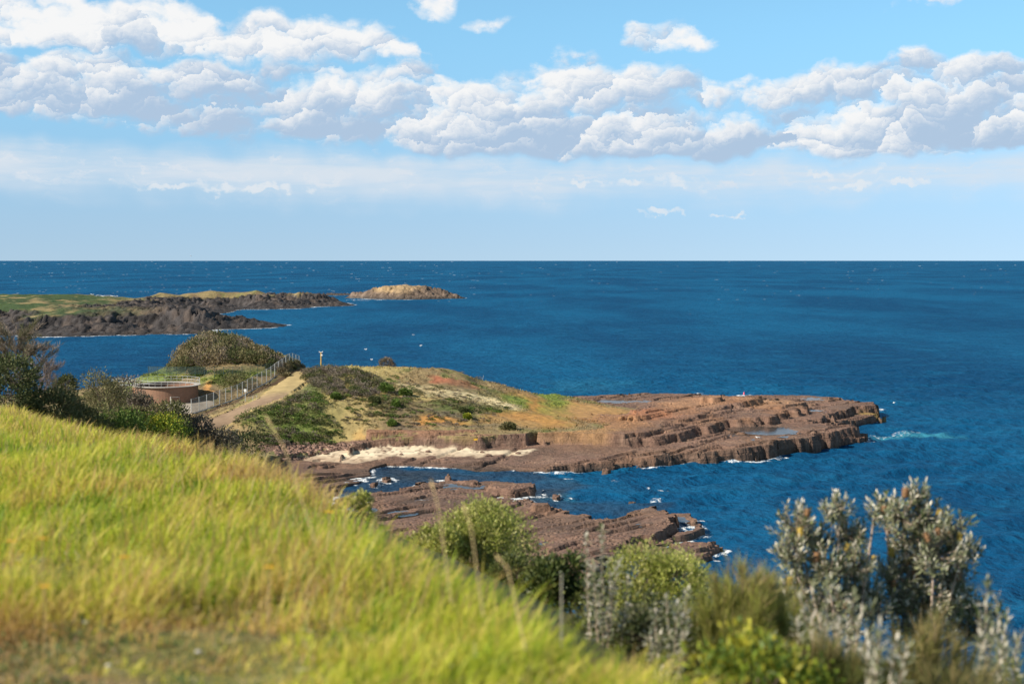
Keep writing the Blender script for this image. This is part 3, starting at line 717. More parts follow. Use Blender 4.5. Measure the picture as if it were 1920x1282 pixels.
for (x, y, rx, ry, z) in POOLS:
    a = [(x + rx * math.cos(t) * random.uniform(.85, 1.1), y + ry * math.sin(t) * random.uniform(.85, 1.1), z) for t in np.linspace(0, 2 * math.pi, 22)[:-1]]
    MB().poly(a).build('rock_pool', pm)['kind'] = 'structure'

# ================================================================== DISTANT BASALT POINT AND ISLAND
def far_land(nm, box, step, pts, rock_fn, col_fn, low):
    xs = np.arange(box[0], box[1], step[0]); ys = np.arange(box[2], box[3], step[1])
    X, Y = np.meshgrid(xs, ys)
    B = rbf(pts, X, Y, .05)
    a1, a2, ac = worley(X / 3.4 + fbm(X / 9, Y / 9, 5, 3) * 2, Y / 5.0, 33)
    b1, b2, bc = worley(X / 1.5, Y / 2.4, 43)
    c1, c2, cc = worley(X / 13, Y / 16, 53)
    rk = rock_fn(X, Y, B)
    Zf = B + fbm(X / 30, Y / 30, 61, 4) * 2.4 * sstep(0, 4, B) * (1 - rk * .3)
    crag = (ac - .35) * 2.3 + (bc - .4) * 1.5 + (cc - .45) * 1.6 + fbm(X / 2.5, Y / 2.5, 71, 3) * 1.2
    crag = crag * (.55 if nm == 'island' else .85)
    Zf = Zf + rk * crag * sstep(-1.0, 2.2, B) * (.35 + .65 * sstep(0, 5, B)) - rk * (1 - sstep(.0, .12, a2 - a1)) * .9
    Zf = Zf + (1 - rk) * fbm(X / 6, Y / 6, 81, 4) * 1.3
    col = col_fn(X, Y, Zf, rk, B)
    ny, nx = X.shape; idx = np.arange(ny * nx).reshape(ny, nx)
    Qf = np.stack([idx[:-1, :-1], idx[:-1, 1:], idx[1:, 1:], idx[1:, :-1]], -1)
    qm = np.maximum(np.maximum(Zf[:-1, :-1], Zf[1:, 1:]), np.maximum(Zf[1:, :-1], Zf[:-1, 1:]))
    q = Qf[qm > -.8]; u, inv = np.unique(q, return_inverse=True)
    o = mesh_np(nm, np.stack([X, Y, Zf], -1).reshape(-1, 3)[u], inv.reshape(-1, 4), M['basalt'], col=np.clip(col, .01, .8).reshape(-1, 3)[u])
    o['kind'] = 'structure'
    return X, Y, Zf
FP = [at(*q) for q in [(0, 575, 570), (100, 572, 580), (0, 560, 620), (100, 560, 640), (-120, 560, 620), (170, 566, 640), (250, 562, 690), (330, 565, 735), (400, 562, 748), (480, 559, 765), (560, 560, 788), (610, 564, 803), (635, 568, 815),
      (-120, 553, 690), (0, 553, 690), (100, 554, 690), (170, 554, 705), (300, 550, 765), (400, 546, 785), (480, 546, 795), (560, 550, 818), (610, 557, 828),
      (0, 602, 498), (40, 597, 505), (100, 591, 512), (200, 584, 528), (300, 578, 540), (345, 582, 535), (385, 590, 530), (372, 604, 512), (412, 597, 570), (-120, 596, 500)]]
FP += [at(px, 612, Yq) for (px, Yq) in [(-120, 502), (0, 502), (50, 498), (100, 494), (150, 496), (200, 497), (250, 502), (300, 506), (350, 506)]]
FP += [onz(px, py, 0) for (px, py) in [(-120, 624), (0, 627), (40, 629), (100, 631), (200, 629), (290, 624), (385, 625), (430, 602), (345, 580), (450, 580), (580, 575), (650, 570)]]
FP += [onz(*q) for q in [(-120, 640, -4), (100, 645, -4), (290, 640, -4), (400, 640, -4), (450, 612, -4), (400, 588, -3), (450, 590, -4), (560, 584, -4), (690, 575, -4)]]
for (px, py, Yq) in [(-120, 553, 690), (0, 553, 690), (170, 554, 705), (300, 550, 765), (400, 546, 785), (480, 546, 795), (560, 550, 818), (610, 557, 828), (650, 570, 825)]:
    q = at(px, py, Yq); FP.append((q[0], Yq + 30, q[2] - 4)); FP.append((q[0], Yq + 75, -4))
def far_rock(X, Y, B):
    n = fbm(X / 22, Y / 30, 301, 4)
    k = 1 - sstep(4.6, 5.8, B + n * 4)
    px = CX + X / Y * F
    west = sstep(-.33, -.26, X / Y + n * .12)
    return np.clip(np.maximum(k, west * (1 - sstep(7.2, 8.4, B + n * 3)) * (Y < 600)), 0, 1)
def far_col(X, Y, Zf, rk, B):
    n = fbm(X / 18, Y / 26, 311, 5)[..., None]; n2 = fbm(X / 5, Y / 7, 321, 4)[..., None]; n3 = fbm(X / 2, Y / 2, 331, 3)[..., None]
    west = (1 - sstep(-.30, -.24, X / Y + n[..., 0] * .10))[..., None]
    straw = np.array((.29, .22, .10)); green = np.array((.055, .088, .028)); olive = np.array((.19, .18, .065)); tan = np.array((.28, .18, .10))
    v = straw + (olive - straw) * sstep(-.05, .1, n + n2 * .6)
    v = v + (tan - v) * sstep(.05, .16, n2) * .7
    v = v + (green - v) * np.clip(west * sstep(-.18, .02, n2 * .7 + n * .5) * 1.1, 0, 1)
    r = np.array((.060, .052, .050)) * (1 + n2 * 1.2 + n3 * .9); r = r + (np.array((.105, .078, .062)) - r) * sstep(.04, .2, n2 + n * .5) * .7
    c = v * (1 - rk[..., None]) + r * rk[..., None]
    c = c + (np.array((.04, .035, .033)) - c) * (1 - sstep(.1, 1.2, Zf))[..., None] * .7
    return c * (1 + n3 * .6)
FX, FY, FZ = far_land('basalt_point', (-345, -60, 462, 900), (.55, 1.4), FP, far_rock, far_col, 0)
IP = [at(*q) for q in [(660, 550, 948), (690, 545, 945), (705, 538, 945), (730, 536, 945), (760, 534, 945), (800, 536, 945), (830, 543, 942), (855, 551, 940), (700, 552, 930), (740, 549, 930), (790, 549, 930), (825, 552, 930)]]
IP += [onz(px, py, 0) for (px, py) in [(635, 554), (660, 558), (700, 560), (740, 561.5), (790, 561.5), (830, 560), (868, 557)]]
IP += [(q[0], q[1] - 18, -5) for q in [onz(660, 558, 0), onz(700, 560, 0), onz(740, 561.5, 0), onz(790, 561, 0), onz(830, 560, 0)]]
IP += [(q[0], q[1] + 28, -5) for q in [at(650, 551, 946), at(705, 538, 945), at(760, 538, 945), at(800, 537, 945), at(850, 551, 942)]]
IP += [at(600, 553, 960)[:2] + (-5,), at(900, 556, 940)[:2] + (-5,)]
def isl_rock(X, Y, B):
    n = fbm(X / 12, Y / 16, 401, 4)
    return np.clip(1 - sstep(5.5, 8, B + n * 6) * (1 - sstep(-66, -58, X + n * 14)), .35, 1)
def isl_col(X, Y, Zf, rk, B):
    n = fbm(X / 12, Y / 16, 411, 5)[..., None]; n2 = fbm(X / 4, Y / 5, 421, 4)[..., None]; n3 = fbm(X / 1.6, Y / 2, 431, 3)[..., None]
    r = np.array((.16, .115, .085)) * (1 + n2 * 1.0 + n3 * .9)
    c = r + (np.array((.38, .26, .14)) - r) * (sstep(3, 6, B + n[..., 0] * 5) * (1 - sstep(-72, -58, X + n[..., 0] * 16)) * sstep(-95, -88, X))[..., None]
    c = c + (np.array((.58, .52, .44)) - c) * (sstep(8.2, 9.4, B + n[..., 0] * 2) * (1 - sstep(-75, -65, X)))[..., None] * .8
    c = c + (np.array((.055, .05, .045)) - c) * (1 - sstep(.3, 2.4, Zf))[..., None] * .8
    return c * (1 + n3 * .5)
IX, IY, IZ = far_land('island', (-135, -18, 900, 1040), (.55, 1.2), IP, isl_rock, isl_col, 0)

# ================================================================== SEA
def build_sea():
    rows = [70.]
    while rows[-1] < 420: rows.append(rows[-1] * 1.0026)
    while rows[-1] < 1300: rows.append(rows[-1] * 1.006)
    while rows[-1] < 20000: rows.append(rows[-1] * 1.03)
    rows = np.array(rows); cols = np.linspace(-.52, .52, 640)
    Yw = np.repeat(rows[:, None], len(cols), 1); Xw = Yw * cols[None, :]
    fade = 1 - sstep(230, 430, Yw)
    wz = np.zeros(Xw.shape)
    rng = np.random.RandomState(4)
    for k in range(11):
        lam = 2.6 * 1.28 ** k if k < 8 else 3.1 + k
        th = math.radians(-62 + rng.uniform(-34, 34)); a = .024 * lam ** .60
        ph = rng.uniform(0, 6.28)
        w = 2 * math.pi / lam * (Xw * math.cos(th) + Yw * math.sin(th) + fbm(Xw / 9, Yw / 9, 500 + k, 2) * lam * .9) + ph
        wz += a * (1 - 2 * np.abs(np.sin(w / 2)))
    wz = wz * (.55 + 1.3 * (fbm(Xw / 22, Yw / 30, 520, 3) + .25)) + fbm(Xw / 1.3, Yw / 1.6, 530, 3) * .15
    # sheltered in the cove
    cove = sstep(0, 1, np.clip((Xw + 8) / 26, 0, 1)); wz *= fade * (.35 + .65 * cove)
    # foam: where the bottom is close to the surface along rocks
    def sample(A, x0, y0, dx, dy):
        i = ((Xw - x0) / dx).astype(int); j = ((Yw - y0) / dy).astype(int)
        ok = (i >= 0) & (j >= 0) & (i < A.shape[1]) & (j < A.shape[0])
        return np.where(ok, A[np.clip(j, 0, A.shape[0] - 1), np.clip(i, 0, A.shape[1] - 1)], -9)
    def dil(A, r, k):
        B = A.astype(float)
        for _ in range(r):
            Bn = B.copy(); Bn[1:] = np.maximum(Bn[1:], B[:-1] - k); Bn[:-1] = np.maximum(Bn[:-1], B[1:] - k)
            Bn[:, 1:] = np.maximum(Bn[:, 1:], B[:, :-1] - k); Bn[:, :-1] = np.maximum(Bn[:, :-1], B[:, 1:] - k); B = Bn
        return B
    near1 = sample(dil(Z > 0, 18, 1 / 18), X0, Y0, DX, DY); near1 = np.clip(near1, 0, 1)
    nfo = fbm(Xw / 6, Yw / 6, 540, 4); nff = fbm(Xw / 1.1, Yw / 1.4, 550, 4)
    foam = sstep(.70, 1.15, near1 + nfo * 1.0 + nff * .6) * .95 * (near1 > 0)
    for (A, Xa, Ya, st) in ((FZ, FX, FY, (.55, 1.4)), (IZ, IX, IY, (.55, 1.2))):
        nr = np.clip(sample(dil(A > .2, 9, 1 / 9), Xa[0, 0], Ya[0, 0], *st), 0, 1)
        foam = np.maximum(foam, sstep(.42, .85, nr + fbm(Xw / 16, Yw / 14, 560, 3) * 1.3) )
    shallow = np.zeros(Xw.shape)
    def sp(px, py, rx, ry, k, arr, fine=1.0):
        h = onz(px, py, 0); R = rx * h[1] / F; Qy = abs(onz(px, py - ry, 0)[1] - onz(px, py + ry, 0)[1]) / 2
        r = np.hypot((Xw - h[0]) / R + nfo * 1.2, (Yw - h[1]) / Qy + nfo * 1.2)
        m = np.clip(1.25 - r, 0, 1)
        np.maximum(arr, sstep(.35, 1.0, m + nff * fine * 2.2 + nfo * fine * .8) * k * .9 * sstep(.02, .2, m), out=arr)
    for q in [(1020, 928, 40, 6, .9), (985, 930, 30, 4, .7), (1250, 918, 22, 3.5, .9), (1232, 932, 16, 4, .8), (1215, 910, 10, 2, .8), (1285, 1002, 26, 10, .95), (1310, 738.5, 22, 3, 1), (1655, 766, 16, 3, 1), (1660, 779, 10, 1.6, .9), (1640, 788, 10, 1.5, .7),
              (1680, 812, 60, 5, .55), (1100, 876, 40, 3, .9), (1075, 743, 34, 3, .8), (1385, 740, 30, 1.5, .9), (1075, 895, 20, 2.5, .7), (840, 897, 30, 2, .5), (620, 552, 16, 2, 1), (700, 562, 50, 1.2, .8), (660, 573, 14, 1, .9), (720, 570, 40, 1, .35), (1090, 970, 14, 2, .6), (1150, 899, 25, 2, .5), (1180, 940, 12, 2, .4), (930, 877, 30, 1.5, .5), (1430, 862, 60, 2, .35)]:
        sp(*q[:5], foam)
    for q in [(1720, 815, 120, 6, .8), (1680, 815, 60, 5, .8), (1100, 720, 140, 18, .18), (1050, 930, 60, 14, .3)]:
        sp(*q[:5], shallow, .3)
    # shallow brown flat inside the cove
    cv = inside(Xw + nfo * 9, Yw + nfo * 12, [onz(px, py, 0)[:2] for (px, py) in [(600, 920), (640, 900), (700, 870), (1040, 885), (1110, 905), (1060, 935), (1180, 945), (1260, 940), (1240, 960), (1050, 975), (960, 930), (700, 930)]]).astype(float)
    for _ in range(5):
        cv[1:-1, 1:-1] = (cv[1:-1, 1:-1] + cv[:-2, 1:-1] + cv[2:, 1:-1] + cv[1:-1, :-2] + cv[1:-1, 2:]) / 5
    col = np.zeros(Xw.shape + (3,)); col[..., 0] = foam; col[..., 1] = shallow; col[..., 2] = cv * (.6 + nfo * 1.2)
    wz = wz + foam * .12 * (near1 > 0)
    ny, nx = Xw.shape; idx = np.arange(ny * nx).reshape(ny, nx)
    Qs = np.stack([idx[:-1, :-1], idx[:-1, 1:], idx[1:, 1:], idx[1:, :-1]], -1).reshape(-1, 4)
    m, T, b, o = mat_new('sea_water')
    a = T.new('ShaderNodeAttribute'); a.attribute_name = 'Col'
    sc = T.new('ShaderNodeSeparateColor'); T.l.new(a.outputs[0], sc.inputs[0])
    g = T.new('ShaderNodeNewGeometry'); p = g.outputs['Position']
    flat = T.vmath('MULTIPLY', p, (1., 1., 0.))
    r1 = T.noise(T.vmath('MULTIPLY', flat, (1., .8, 1)), .6, 5, .60); r2 = T.noise(T.vmath('MULTIPLY', flat, (.8, 1.1, 1)), .11, 4, .6)
    r3 = T.noise(T.vmath('MULTIPLY', flat, (1., .35, 1)), .012, 5, .6)
    # wind lanes and swell tint
    deep = T.mix(T.smooth(r3, .38, .62), (.0035, .050, .128, 1), (.0060, .092, .200, 1))
    deep = T.mix(T.math('MULTIPLY', T.smooth(r2, .45, .75), .35), deep, (.014, .155, .28, 1))
    deep = T.mix(sc.outputs[1], deep, (.05, .26, .34, 1))
    deep = T.mix(T.math('MULTIPLY', sc.outputs[2], .85), deep, (.045, .045, .045, 1))
    spk = T.noise(T.vmath('MULTIPLY', flat, (1., .6, 1)), 1.6, 6, .75)
    fo = T.smooth(T.math('MULTIPLY', sc.outputs[0], T.math('MULTIPLY_ADD', spk, 5.0, -1.75)), .30, .80)
    base = T.mix(fo, deep, (.78, .80, .80, 1))
    df = T.new('ShaderNodeBsdfDiffuse'); T.l.new(base, df.inputs[0])
    gl = T.new('ShaderNodeBsdfGlossy'); gl.inputs['Roughness'].default_value = .28; gl.inputs['Color'].default_value = (.45, .78, 1, 1)
    bm = T.new('ShaderNodeBump'); bm.inputs['Strength'].default_value = 1.0; bm.inputs['Distance'].default_value = .85
    T.l.new(T.math('ADD', r1, T.math('MULTIPLY', r2, 3.0)), bm.inputs['Height'])
    T.l.new(bm.outputs[0], gl.inputs['Normal']); T.l.new(bm.outputs[0], df.inputs['Normal'])
    lw = T.new('ShaderNodeLayerWeight'); lw.inputs[0].default_value = .5; T.l.new(bm.outputs[0], lw.inputs['Normal'])
    fr = T.math('ADD', .02, T.math('MULTIPLY', T.math('POWER', lw.outputs['Facing'], 5.0), .17))
    fr = T.math('MULTIPLY', fr, T.math('SUBTRACT', 1.0, fo))
    mx = T.new('ShaderNodeMixShader'); T.l.new(fr, mx.inputs[0]); T.l.new(df.outputs[0], mx.inputs[1]); T.l.new(gl.outputs[0], mx.inputs[2])
    T.l.new(mx.outputs[0], o.inputs[0])
    ob = mesh_np('sea', np.stack([Xw, Yw, wz], -1).reshape(-1, 3), Qs, m, col=np.clip(col, 0, 1).reshape(-1, 3), smooth=True)
    ob['kind'] = 'structure'
    # white horses far out: little breaking crests
    n = 520; rng = np.random.RandomState(9); vs, fs = [], []
    for i in range(n):
        py = 491 + 75 * rng.rand() ** 1.15 + (50 * rng.rand() if rng.rand() < .04 else 0)
        px = rng.uniform(-40, 1960)
        if px > 900 and rng.rand() < .62: continue
        c = onz(px, py, .1); u = c[1] / F
        if c[1] < 760 and c[0] < -40: continue
        w = u * rng.uniform(1.0, 3.2) * (1.4 if rng.rand() < .1 else 1); h = u * rng.uniform(.2, .6); k = len(vs); th = rng.uniform(-.25, .25)
        w = max(w, .5)
        prof = [(-1, 0), (-.6, .7), (-.2, .5), (.15, 1.), (.5, .6), (.8, .75), (1, 0)]
        for (a, b) in prof:
            x, y = a * w, a * w * th
            vs.append((c[0] + x, c[1] + y - h * .8, -.05)); vs.append((c[0] + x, c[1] + y, h * b * rng.uniform(.6, 1.2))); vs.append((c[0] + x, c[1] + y + h * 1.6, -.05))
        for j in range(len(prof) - 1):
            for e in (0, 1): fs.append((k + j * 3 + e, k + j * 3 + 3 + e, k + j * 3 + 4 + e, k + j * 3 + 1 + e))
    mw = flat_mat('foam_crest', (.30, .38, .46), .9, .2, .4)
    ob = mesh_np('whitecaps', np.array(vs), np.array(fs), mw)
    ob['kind'] = 'stuff'; ob['label'] = 'small white breaking crests scattered over the open sea'; ob['category'] = 'whitecaps'
build_sea()

# ================================================================== THE NEAR HILLSIDE
BROW = [(0, 2.6), (3, 1.6), (5.6, .85), (6.8, .42), (7.7, .12), (8.5, -.19), (10.7, -1.04), (15.2, -2.4), (20, -3.9), (25, -6.2), (28.4, -8.6), (38, -13.7), (60, -28), (122, -58)]
_by = np.array([p[0] for p in BROW]); _bx = np.array([p[1] for p in BROW])
def brow(y): return np.interp(y, _by, _bx)
def hz(x, y):
    x = np.asarray(x, float); y = np.asarray(y, float)
    zt = np.where(y < 40, 24.15 - .066 * y, 24.15 - 2.64 - .114 * (y - 40))
    s = x - brow(y) + .35; sp_ = np.maximum(s, 0)
    z = zt - .50 * sp_ ** 2 / (sp_ + 1.8) + .012 * np.maximum(-s, 0)
    z = z + fbm(x / 3.5, y / 3.5, 601, 3) * .30 * np.clip(y / 12, .25, 1) + fbm(x / .8, y / .8, 611, 2) * .06
    return np.maximum(z, -1.5)
def hzf(x, y): return float(hz(np.array([x]), np.array([y]))[0])
def build_hill():
    ys = np.concatenate([np.arange(-3, 14, .2), np.arange(14, 45, .5), np.arange(45, 112, 1.2)])
    us = np.linspace(-.75, .62, 170)
    Yh = np.repeat(ys[:, None], len(us), 1); Xh = us[None, :] * (np.maximum(Yh, 0) + 9.)
    Zh = hz(Xh, Yh)
    n = fbm(Xh / 1.2, Yh / 1.2, 621, 4)[..., None]; n2 = fbm(Xh / .35, Yh / .35, 631, 3)[..., None]
    c = np.array((.20, .19, .05)) + (np.array((.26, .18, .09)) - np.array((.20, .19, .05))) * sstep(-.1, .15, n)
    c = c + (np.array((.10, .13, .03)) - c) * sstep(.05, .2, n2)
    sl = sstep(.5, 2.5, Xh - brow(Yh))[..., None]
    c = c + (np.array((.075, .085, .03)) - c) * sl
    ny, nx = Xh.shape; idx = np.arange(ny * nx).reshape(ny, nx)
    Qh = np.stack([idx[:-1, :-1], idx[:-1, 1:], idx[1:, 1:], idx[1:, :-1]], -1).reshape(-1, 4)
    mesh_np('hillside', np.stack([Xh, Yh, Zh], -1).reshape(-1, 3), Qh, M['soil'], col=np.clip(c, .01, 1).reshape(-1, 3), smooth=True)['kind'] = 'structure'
build_hill()

def blades(P0, Hh, W, lean, ang, col, bend=1.0):
    """curved grass blades: 3 levels + tip -> two quads and a triangle each"""
    n = len(P0); d = np.stack([np.cos(ang), np.sin(ang), 0 * ang], -1)
    side = np.stack([-np.sin(ang + .6), np.cos(ang + .6), 0 * ang], -1)
    V = np.zeros((n, 7, 3)); C_ = np.zeros((n, 7, 3))
    for k, (t, w) in enumerate(((0, 1), (.4, .85), (.75, .55))):
        c = P0 + np.array((0, 0, 1)) * (Hh * t)[:, None] * (1 - .35 * lean[:, None] * t) + d * (Hh * lean * t ** (1 + bend))[:, None]
        V[:, 2 * k] = c - side * (W * w / 2)[:, None]; V[:, 2 * k + 1] = c + side * (W * w / 2)[:, None]
    V[:, 6] = P0 + np.array((0, 0, 1)) * Hh[:, None] * (1 - .35 * lean[:, None]) + d * (Hh * lean)[:, None]
    C_[:] = col[:, None, :]
    b = (np.arange(n) * 7)[:, None]
    Qb = np.concatenate([b + np.array([0, 1, 3, 2]), b + np.array([2, 3, 5, 4])]); T3 = b + np.array([4, 5, 6])
    return V.reshape(-1, 3), Qb, T3, C_.reshape(-1, 3)
def join(parts):
    Vs, Qs, Ts, Cs, o = [], [], [], [], 0
    for (v, q, t, c) in parts:
        Vs.append(v); Cs.append(c)
        if q is not None and len(q): Qs.append(q + o)
        if t is not None and len(t): Ts.append(t + o)
        o += len(v)
    return np.concatenate(Vs), (np.concatenate(Qs) if Qs else None), (np.concatenate(Ts) if Ts else None), np.concatenate(Cs)
def leafq(Pb, A, N, L, Wd, col, wide=.55):
    """diamond leaves: base, side, tip, side"""
    A = A / np.linalg.norm(A, axis=1, keepdims=True); Sd = np.cross(A, N); Sd /= np.linalg.norm(Sd, axis=1, keepdims=True) + 1e-9
    n = len(Pb); V = np.zeros((n, 4, 3)); Ln = L[:, None]; Wn = Wd[:, None] / 2
    V[:, 0] = Pb; V[:, 1] = Pb + A * Ln * wide - Sd * Wn; V[:, 2] = Pb + A * Ln; V[:, 3] = Pb + A * Ln * wide + Sd * Wn
    return V.reshape(-1, 3), np.arange(n * 4).reshape(n, 4), None, np.repeat(col[:, None, :], 4, 1).reshape(-1, 3)
def rdir(rng, n, zmin=-1.0):
    z = rng.uniform(zmin, 1, n); t = rng.uniform(0, 2 * math.pi, n); r = np.sqrt(1 - z * z)
    return np.stack([r * np.cos(t), r * np.sin(t), z], -1)
def pick(rng, n, pal, jit=.18, w=None):
    pal = np.array(pal, float); k = rng.choice(len(pal), n, p=w)
    return pal[k] * (1 + rng.uniform(-jit, jit, (n, 1)))

def build_grass():
    rng = np.random.RandomState(21); parts = []
    def pts(n, y0, y1, smax=1.0, pw=1.0):
        u = rng.rand(n); y = (y0 ** pw + u * (y1 ** pw - y0 ** pw)) ** (1 / pw)
        xl = -.44 * y - .6; xr = brow(y) + smax
        x = xl + rng.rand(n) * (xr - xl); return x, y
    # long grass: blades spring from tufts
    nt = 5600; tx, ty = pts(nt, 3.0, 44, .8, .6); per = 42
    rep_ = np.repeat(np.arange(nt), per); n = nt * per
    spread = (.05 + .045 * rng.rand(nt)) * (1 + ty / 16)
    ox, oy = rng.normal(0, 1, n) * spread[rep_], rng.normal(0, 1, n) * spread[rep_]
    x, y = tx[rep_] + ox, np.maximum(ty[rep_] + oy * 1.2, 2.8); s = x - brow(y)
    z = hz(x, y) - .02
    na = fbm(x / 1.3, y / 1.9, 701, 3); nb = fbm(x / .45, y / .6, 711, 3); nc = fbm(x / 3.5, y / 5, 721, 3)
    bare = np.clip(sstep(-.3, -1.7, x + nc * 2.4 + nb * 1.5) * sstep(12.0, 8.8, y + na * 6), 0, 1)        # shorter, weedy ground low on the left
    keep = (rng.rand(n) > bare * .78) & (s < 1.0)
    tone = rng.normal(0, .95, nt)[rep_]; th = (.55 + .95 * rng.rand(nt) ** 1.4)[rep_]; ta = rng.normal(-.3, .9, nt)[rep_]
    x, y, z, s, na, nb, nc, bare, tone, th, ta, ox, oy = [q[keep] for q in (x, y, z, s, na, nb, nc, bare, tone, th, ta, ox, oy)]; n = len(x)
    Hh = (.12 + .20 * rng.rand(n)) * th * (1 + na * 1.1) * (1 - bare * .55) * np.clip(.85 + y / 60, .75, 1.15)
    W = (.0045 + .0065 * rng.rand(n) ** 2) * (1 + y / 14)
    lean = np.abs(rng.normal(.52, .32, n)).clip(.05, 1.25); ang = np.where(rng.rand(n) < .62, np.arctan2(oy, ox) + rng.normal(0, .6, n), ta + rng.normal(0, .6, n))
    gr = np.array([(.13, .24, .02), (.34, .44, .03), (.58, .58, .05), (.74, .60, .14), (.56, .36, .14)])
    k = 1.30 + .45 * sstep(11, 7, y) - .15 * sstep(10, 18, y) + nb * 3.0 + na * 2.6 + nc * 2.0 + tone + rng.normal(0, .45, n)
    rust = sstep(-2.0, .2, s) * sstep(12, 19, y) * .75 + bare * 1.5
    k = np.clip(k + rust * 1.6, 0, 3.999); i = k.astype(int); f = (k - i)[:, None]
    col = gr[i] * (1 - f) + gr[np.minimum(i + 1, 4)] * f
    parts.append(blades(np.stack([x, y, z], -1), np.maximum(Hh, .04), W, lean, ang, col))
    # seed heads standing above the grass along the crest
    n = 6000; x, y = pts(n, 9, 42, .8, .8); z = hz(x, y); s = x - brow(y); keep = rng.rand(n) < .15 + .85 * sstep(-3.5, 0, s)
    x, y, z = x[keep], y[keep], z[keep]; n = len(x)
    Hh = .30 + .25 * rng.rand(n)
    parts.append(blades(np.stack([x, y, z], -1), Hh, .004 * (1 + y / 9), np.abs(rng.normal(.3, .2, n)), rng.normal(-.3, 1.2, n), pick(rng, n, [(.45, .30, .12), (.38, .22, .10), (.52, .42, .17)])))
    # broad dark weeds low on the left
    n = 14000; x, y = pts(n, 3.4, 12, .2, 1.0); z = hz(x, y)
    nc = fbm(x / 1.0, y / 1.0, 731, 3); keep = (x < -.3) & (nc > .05 - .12 * sstep(-1.0, -2.2, x)); x, y, z = x[keep], y[keep], z[keep]; n = len(x)
    a = rdir(rng, n, .05); nn = np.tile(np.array([(0, 0, 1.)]), (n, 1)) + rdir(rng, n) * .4
    parts.append(leafq(np.stack([x, y, z + rng.rand(n) * .08], -1), a, nn, .03 + .04 * rng.rand(n), .012 + .018 * rng.rand(n), pick(rng, n, [(.08, .13, .03), (.13, .18, .05), (.20, .20, .08), (.24, .15, .07)])))
    # straw litter lying on the ground
    n = 5000; x, y = pts(n, 3.2, 14, .3, 1.0); z = hz(x, y) + .02 + .08 * rng.rand(n); a = rdir(rng, n, -.1) * np.array((1, 1, .3))
    parts.append(leafq(np.stack([x, y, z], -1), a, rdir(rng, n, .4), .05 + .11 * rng.rand(n), .004 + .007 * rng.rand(n), pick(rng, n, [(.46, .36, .17), (.36, .25, .11), (.50, .42, .24)])))
    V_, Q_, T_, C__ = join(parts)
    o = mesh_np('grass', V_, Q_, M['grass'], col=C__, T3=T_)
    tag(o, 'long yellow green grass covering the near hillside', 'grass', kind='stuff')
build_grass()

# ================================================================== SHRUBS AND TREES
PAL = dict(
    wattle=[(.30, .33, .06), (.40, .41, .095), (.20, .24, .045), (.44, .41, .14)],
    dark=[(.055, .07, .025), (.085, .10, .035), (.12, .125, .05)],
    olive=[(.13, .13, .05), (.17, .165, .065), (.09, .10, .035), (.21, .18, .09)],
    grey=[(.22, .175, .135), (.16, .125, .10), (.13, .12, .075), (.26, .21, .16)],
    tan=[(.27, .21, .12), (.21, .18, .085), (.33, .26, .15)],
    green=[(.10, .16, .03), (.16, .22, .045), (.07, .11, .025)],
    bright=[(.20, .27, .03), (.30, .34, .04), (.13, .19, .03), (.42, .38, .04)])
def lumps(rng, w, h, d, n, rr=(.32, .5), ztop=.78):
    """uneven crown: centre and radius of its lumps, inside a box of w x d x h standing on z = 0"""
    out = []
    for k in range(n):
        t = rng.uniform(0, 2 * math.pi); q = rng.rand() ** .5
        zc = rng.uniform(.26, ztop)
        sp_ = .36 * math.sin(math.pi * min(max(zc, .2), .86)) ** .5
        r = rng.uniform(*rr) * min(w, h, d) * (.85 if zc > .6 else 1)
        r = min(r, (1.0 - zc) * h * 1.05 + .02)
        out.append((np.array((q * math.cos(t) * w * sp_, q * math.sin(t) * d * sp_, zc * h)), r))
    f = .97 * h / max(c[2] + r for (c, r) in out)          # the crown reaches its full height
    return [(c * np.array((1, 1, f)), r * min(f, 1.12)) for (c, r) in out]
def crown_leaves(rng, lobes, n, L, Wd, pal, clump=0, upw=.45, thin=.0, zmin=-.45):
    r2 = np.array([r * r for (c, r) in lobes]); li = rng.choice(len(lobes), n, p=r2 / r2.sum())
    Cc = np.array([c for (c, r) in lobes])[li]; R = np.array([r for (c, r) in lobes])[li]
    if clump:
        nk = max(8, n // clump); kl = rng.choice(len(lobes), nk, p=r2 / r2.sum()); kd = rdir(rng, nk, zmin)
        kr = rng.uniform(.55, 1.12, nk); which = rng.randint(0, nk, n)
        Cc = np.array([c for (c, r) in lobes])[kl][which]; R = np.array([r for (c, r) in lobes])[kl][which]
        D = kd[which]; size = (R * .20)[:, None]
        Pp = Cc + D * (R * kr[which])[:, None] + rng.normal(0, 1, (n, 3)) * size
        tone = pick(rng, nk, pal, .22)[which] * (1 + rng.uniform(-.2, .2, (n, 1)))
    else:
        D = rdir(rng, n, zmin); rad = R * (1.04 - .45 * rng.rand(n) ** 1.6) * (1 + .12 * rng.normal(0, 1, n))
        Pp = Cc + D * rad[:, None]
        lobe_t = pick(rng, len(lobes), pal, .15)[li]
        tone = lobe_t * .55 + pick(rng, n, pal, .25) * .45
    keep = np.ones(n, bool)
    for (c, r) in lobes: keep &= np.linalg.norm(Pp - c, axis=1) > r * .52
    keep &= Pp[:, 2] > .03
    Pp, D, tone = Pp[keep], D[keep], tone[keep]; m_ = len(Pp)
    A = D + np.array((0, 0, upw)) + rng.normal(0, .55, (m_, 3))
    N = D + rng.normal(0, .5, (m_, 3))
    return leafq(Pp, A, N, L * rng.uniform(.6, 1.35, m_), Wd * rng.uniform(.7, 1.3, m_), tone)
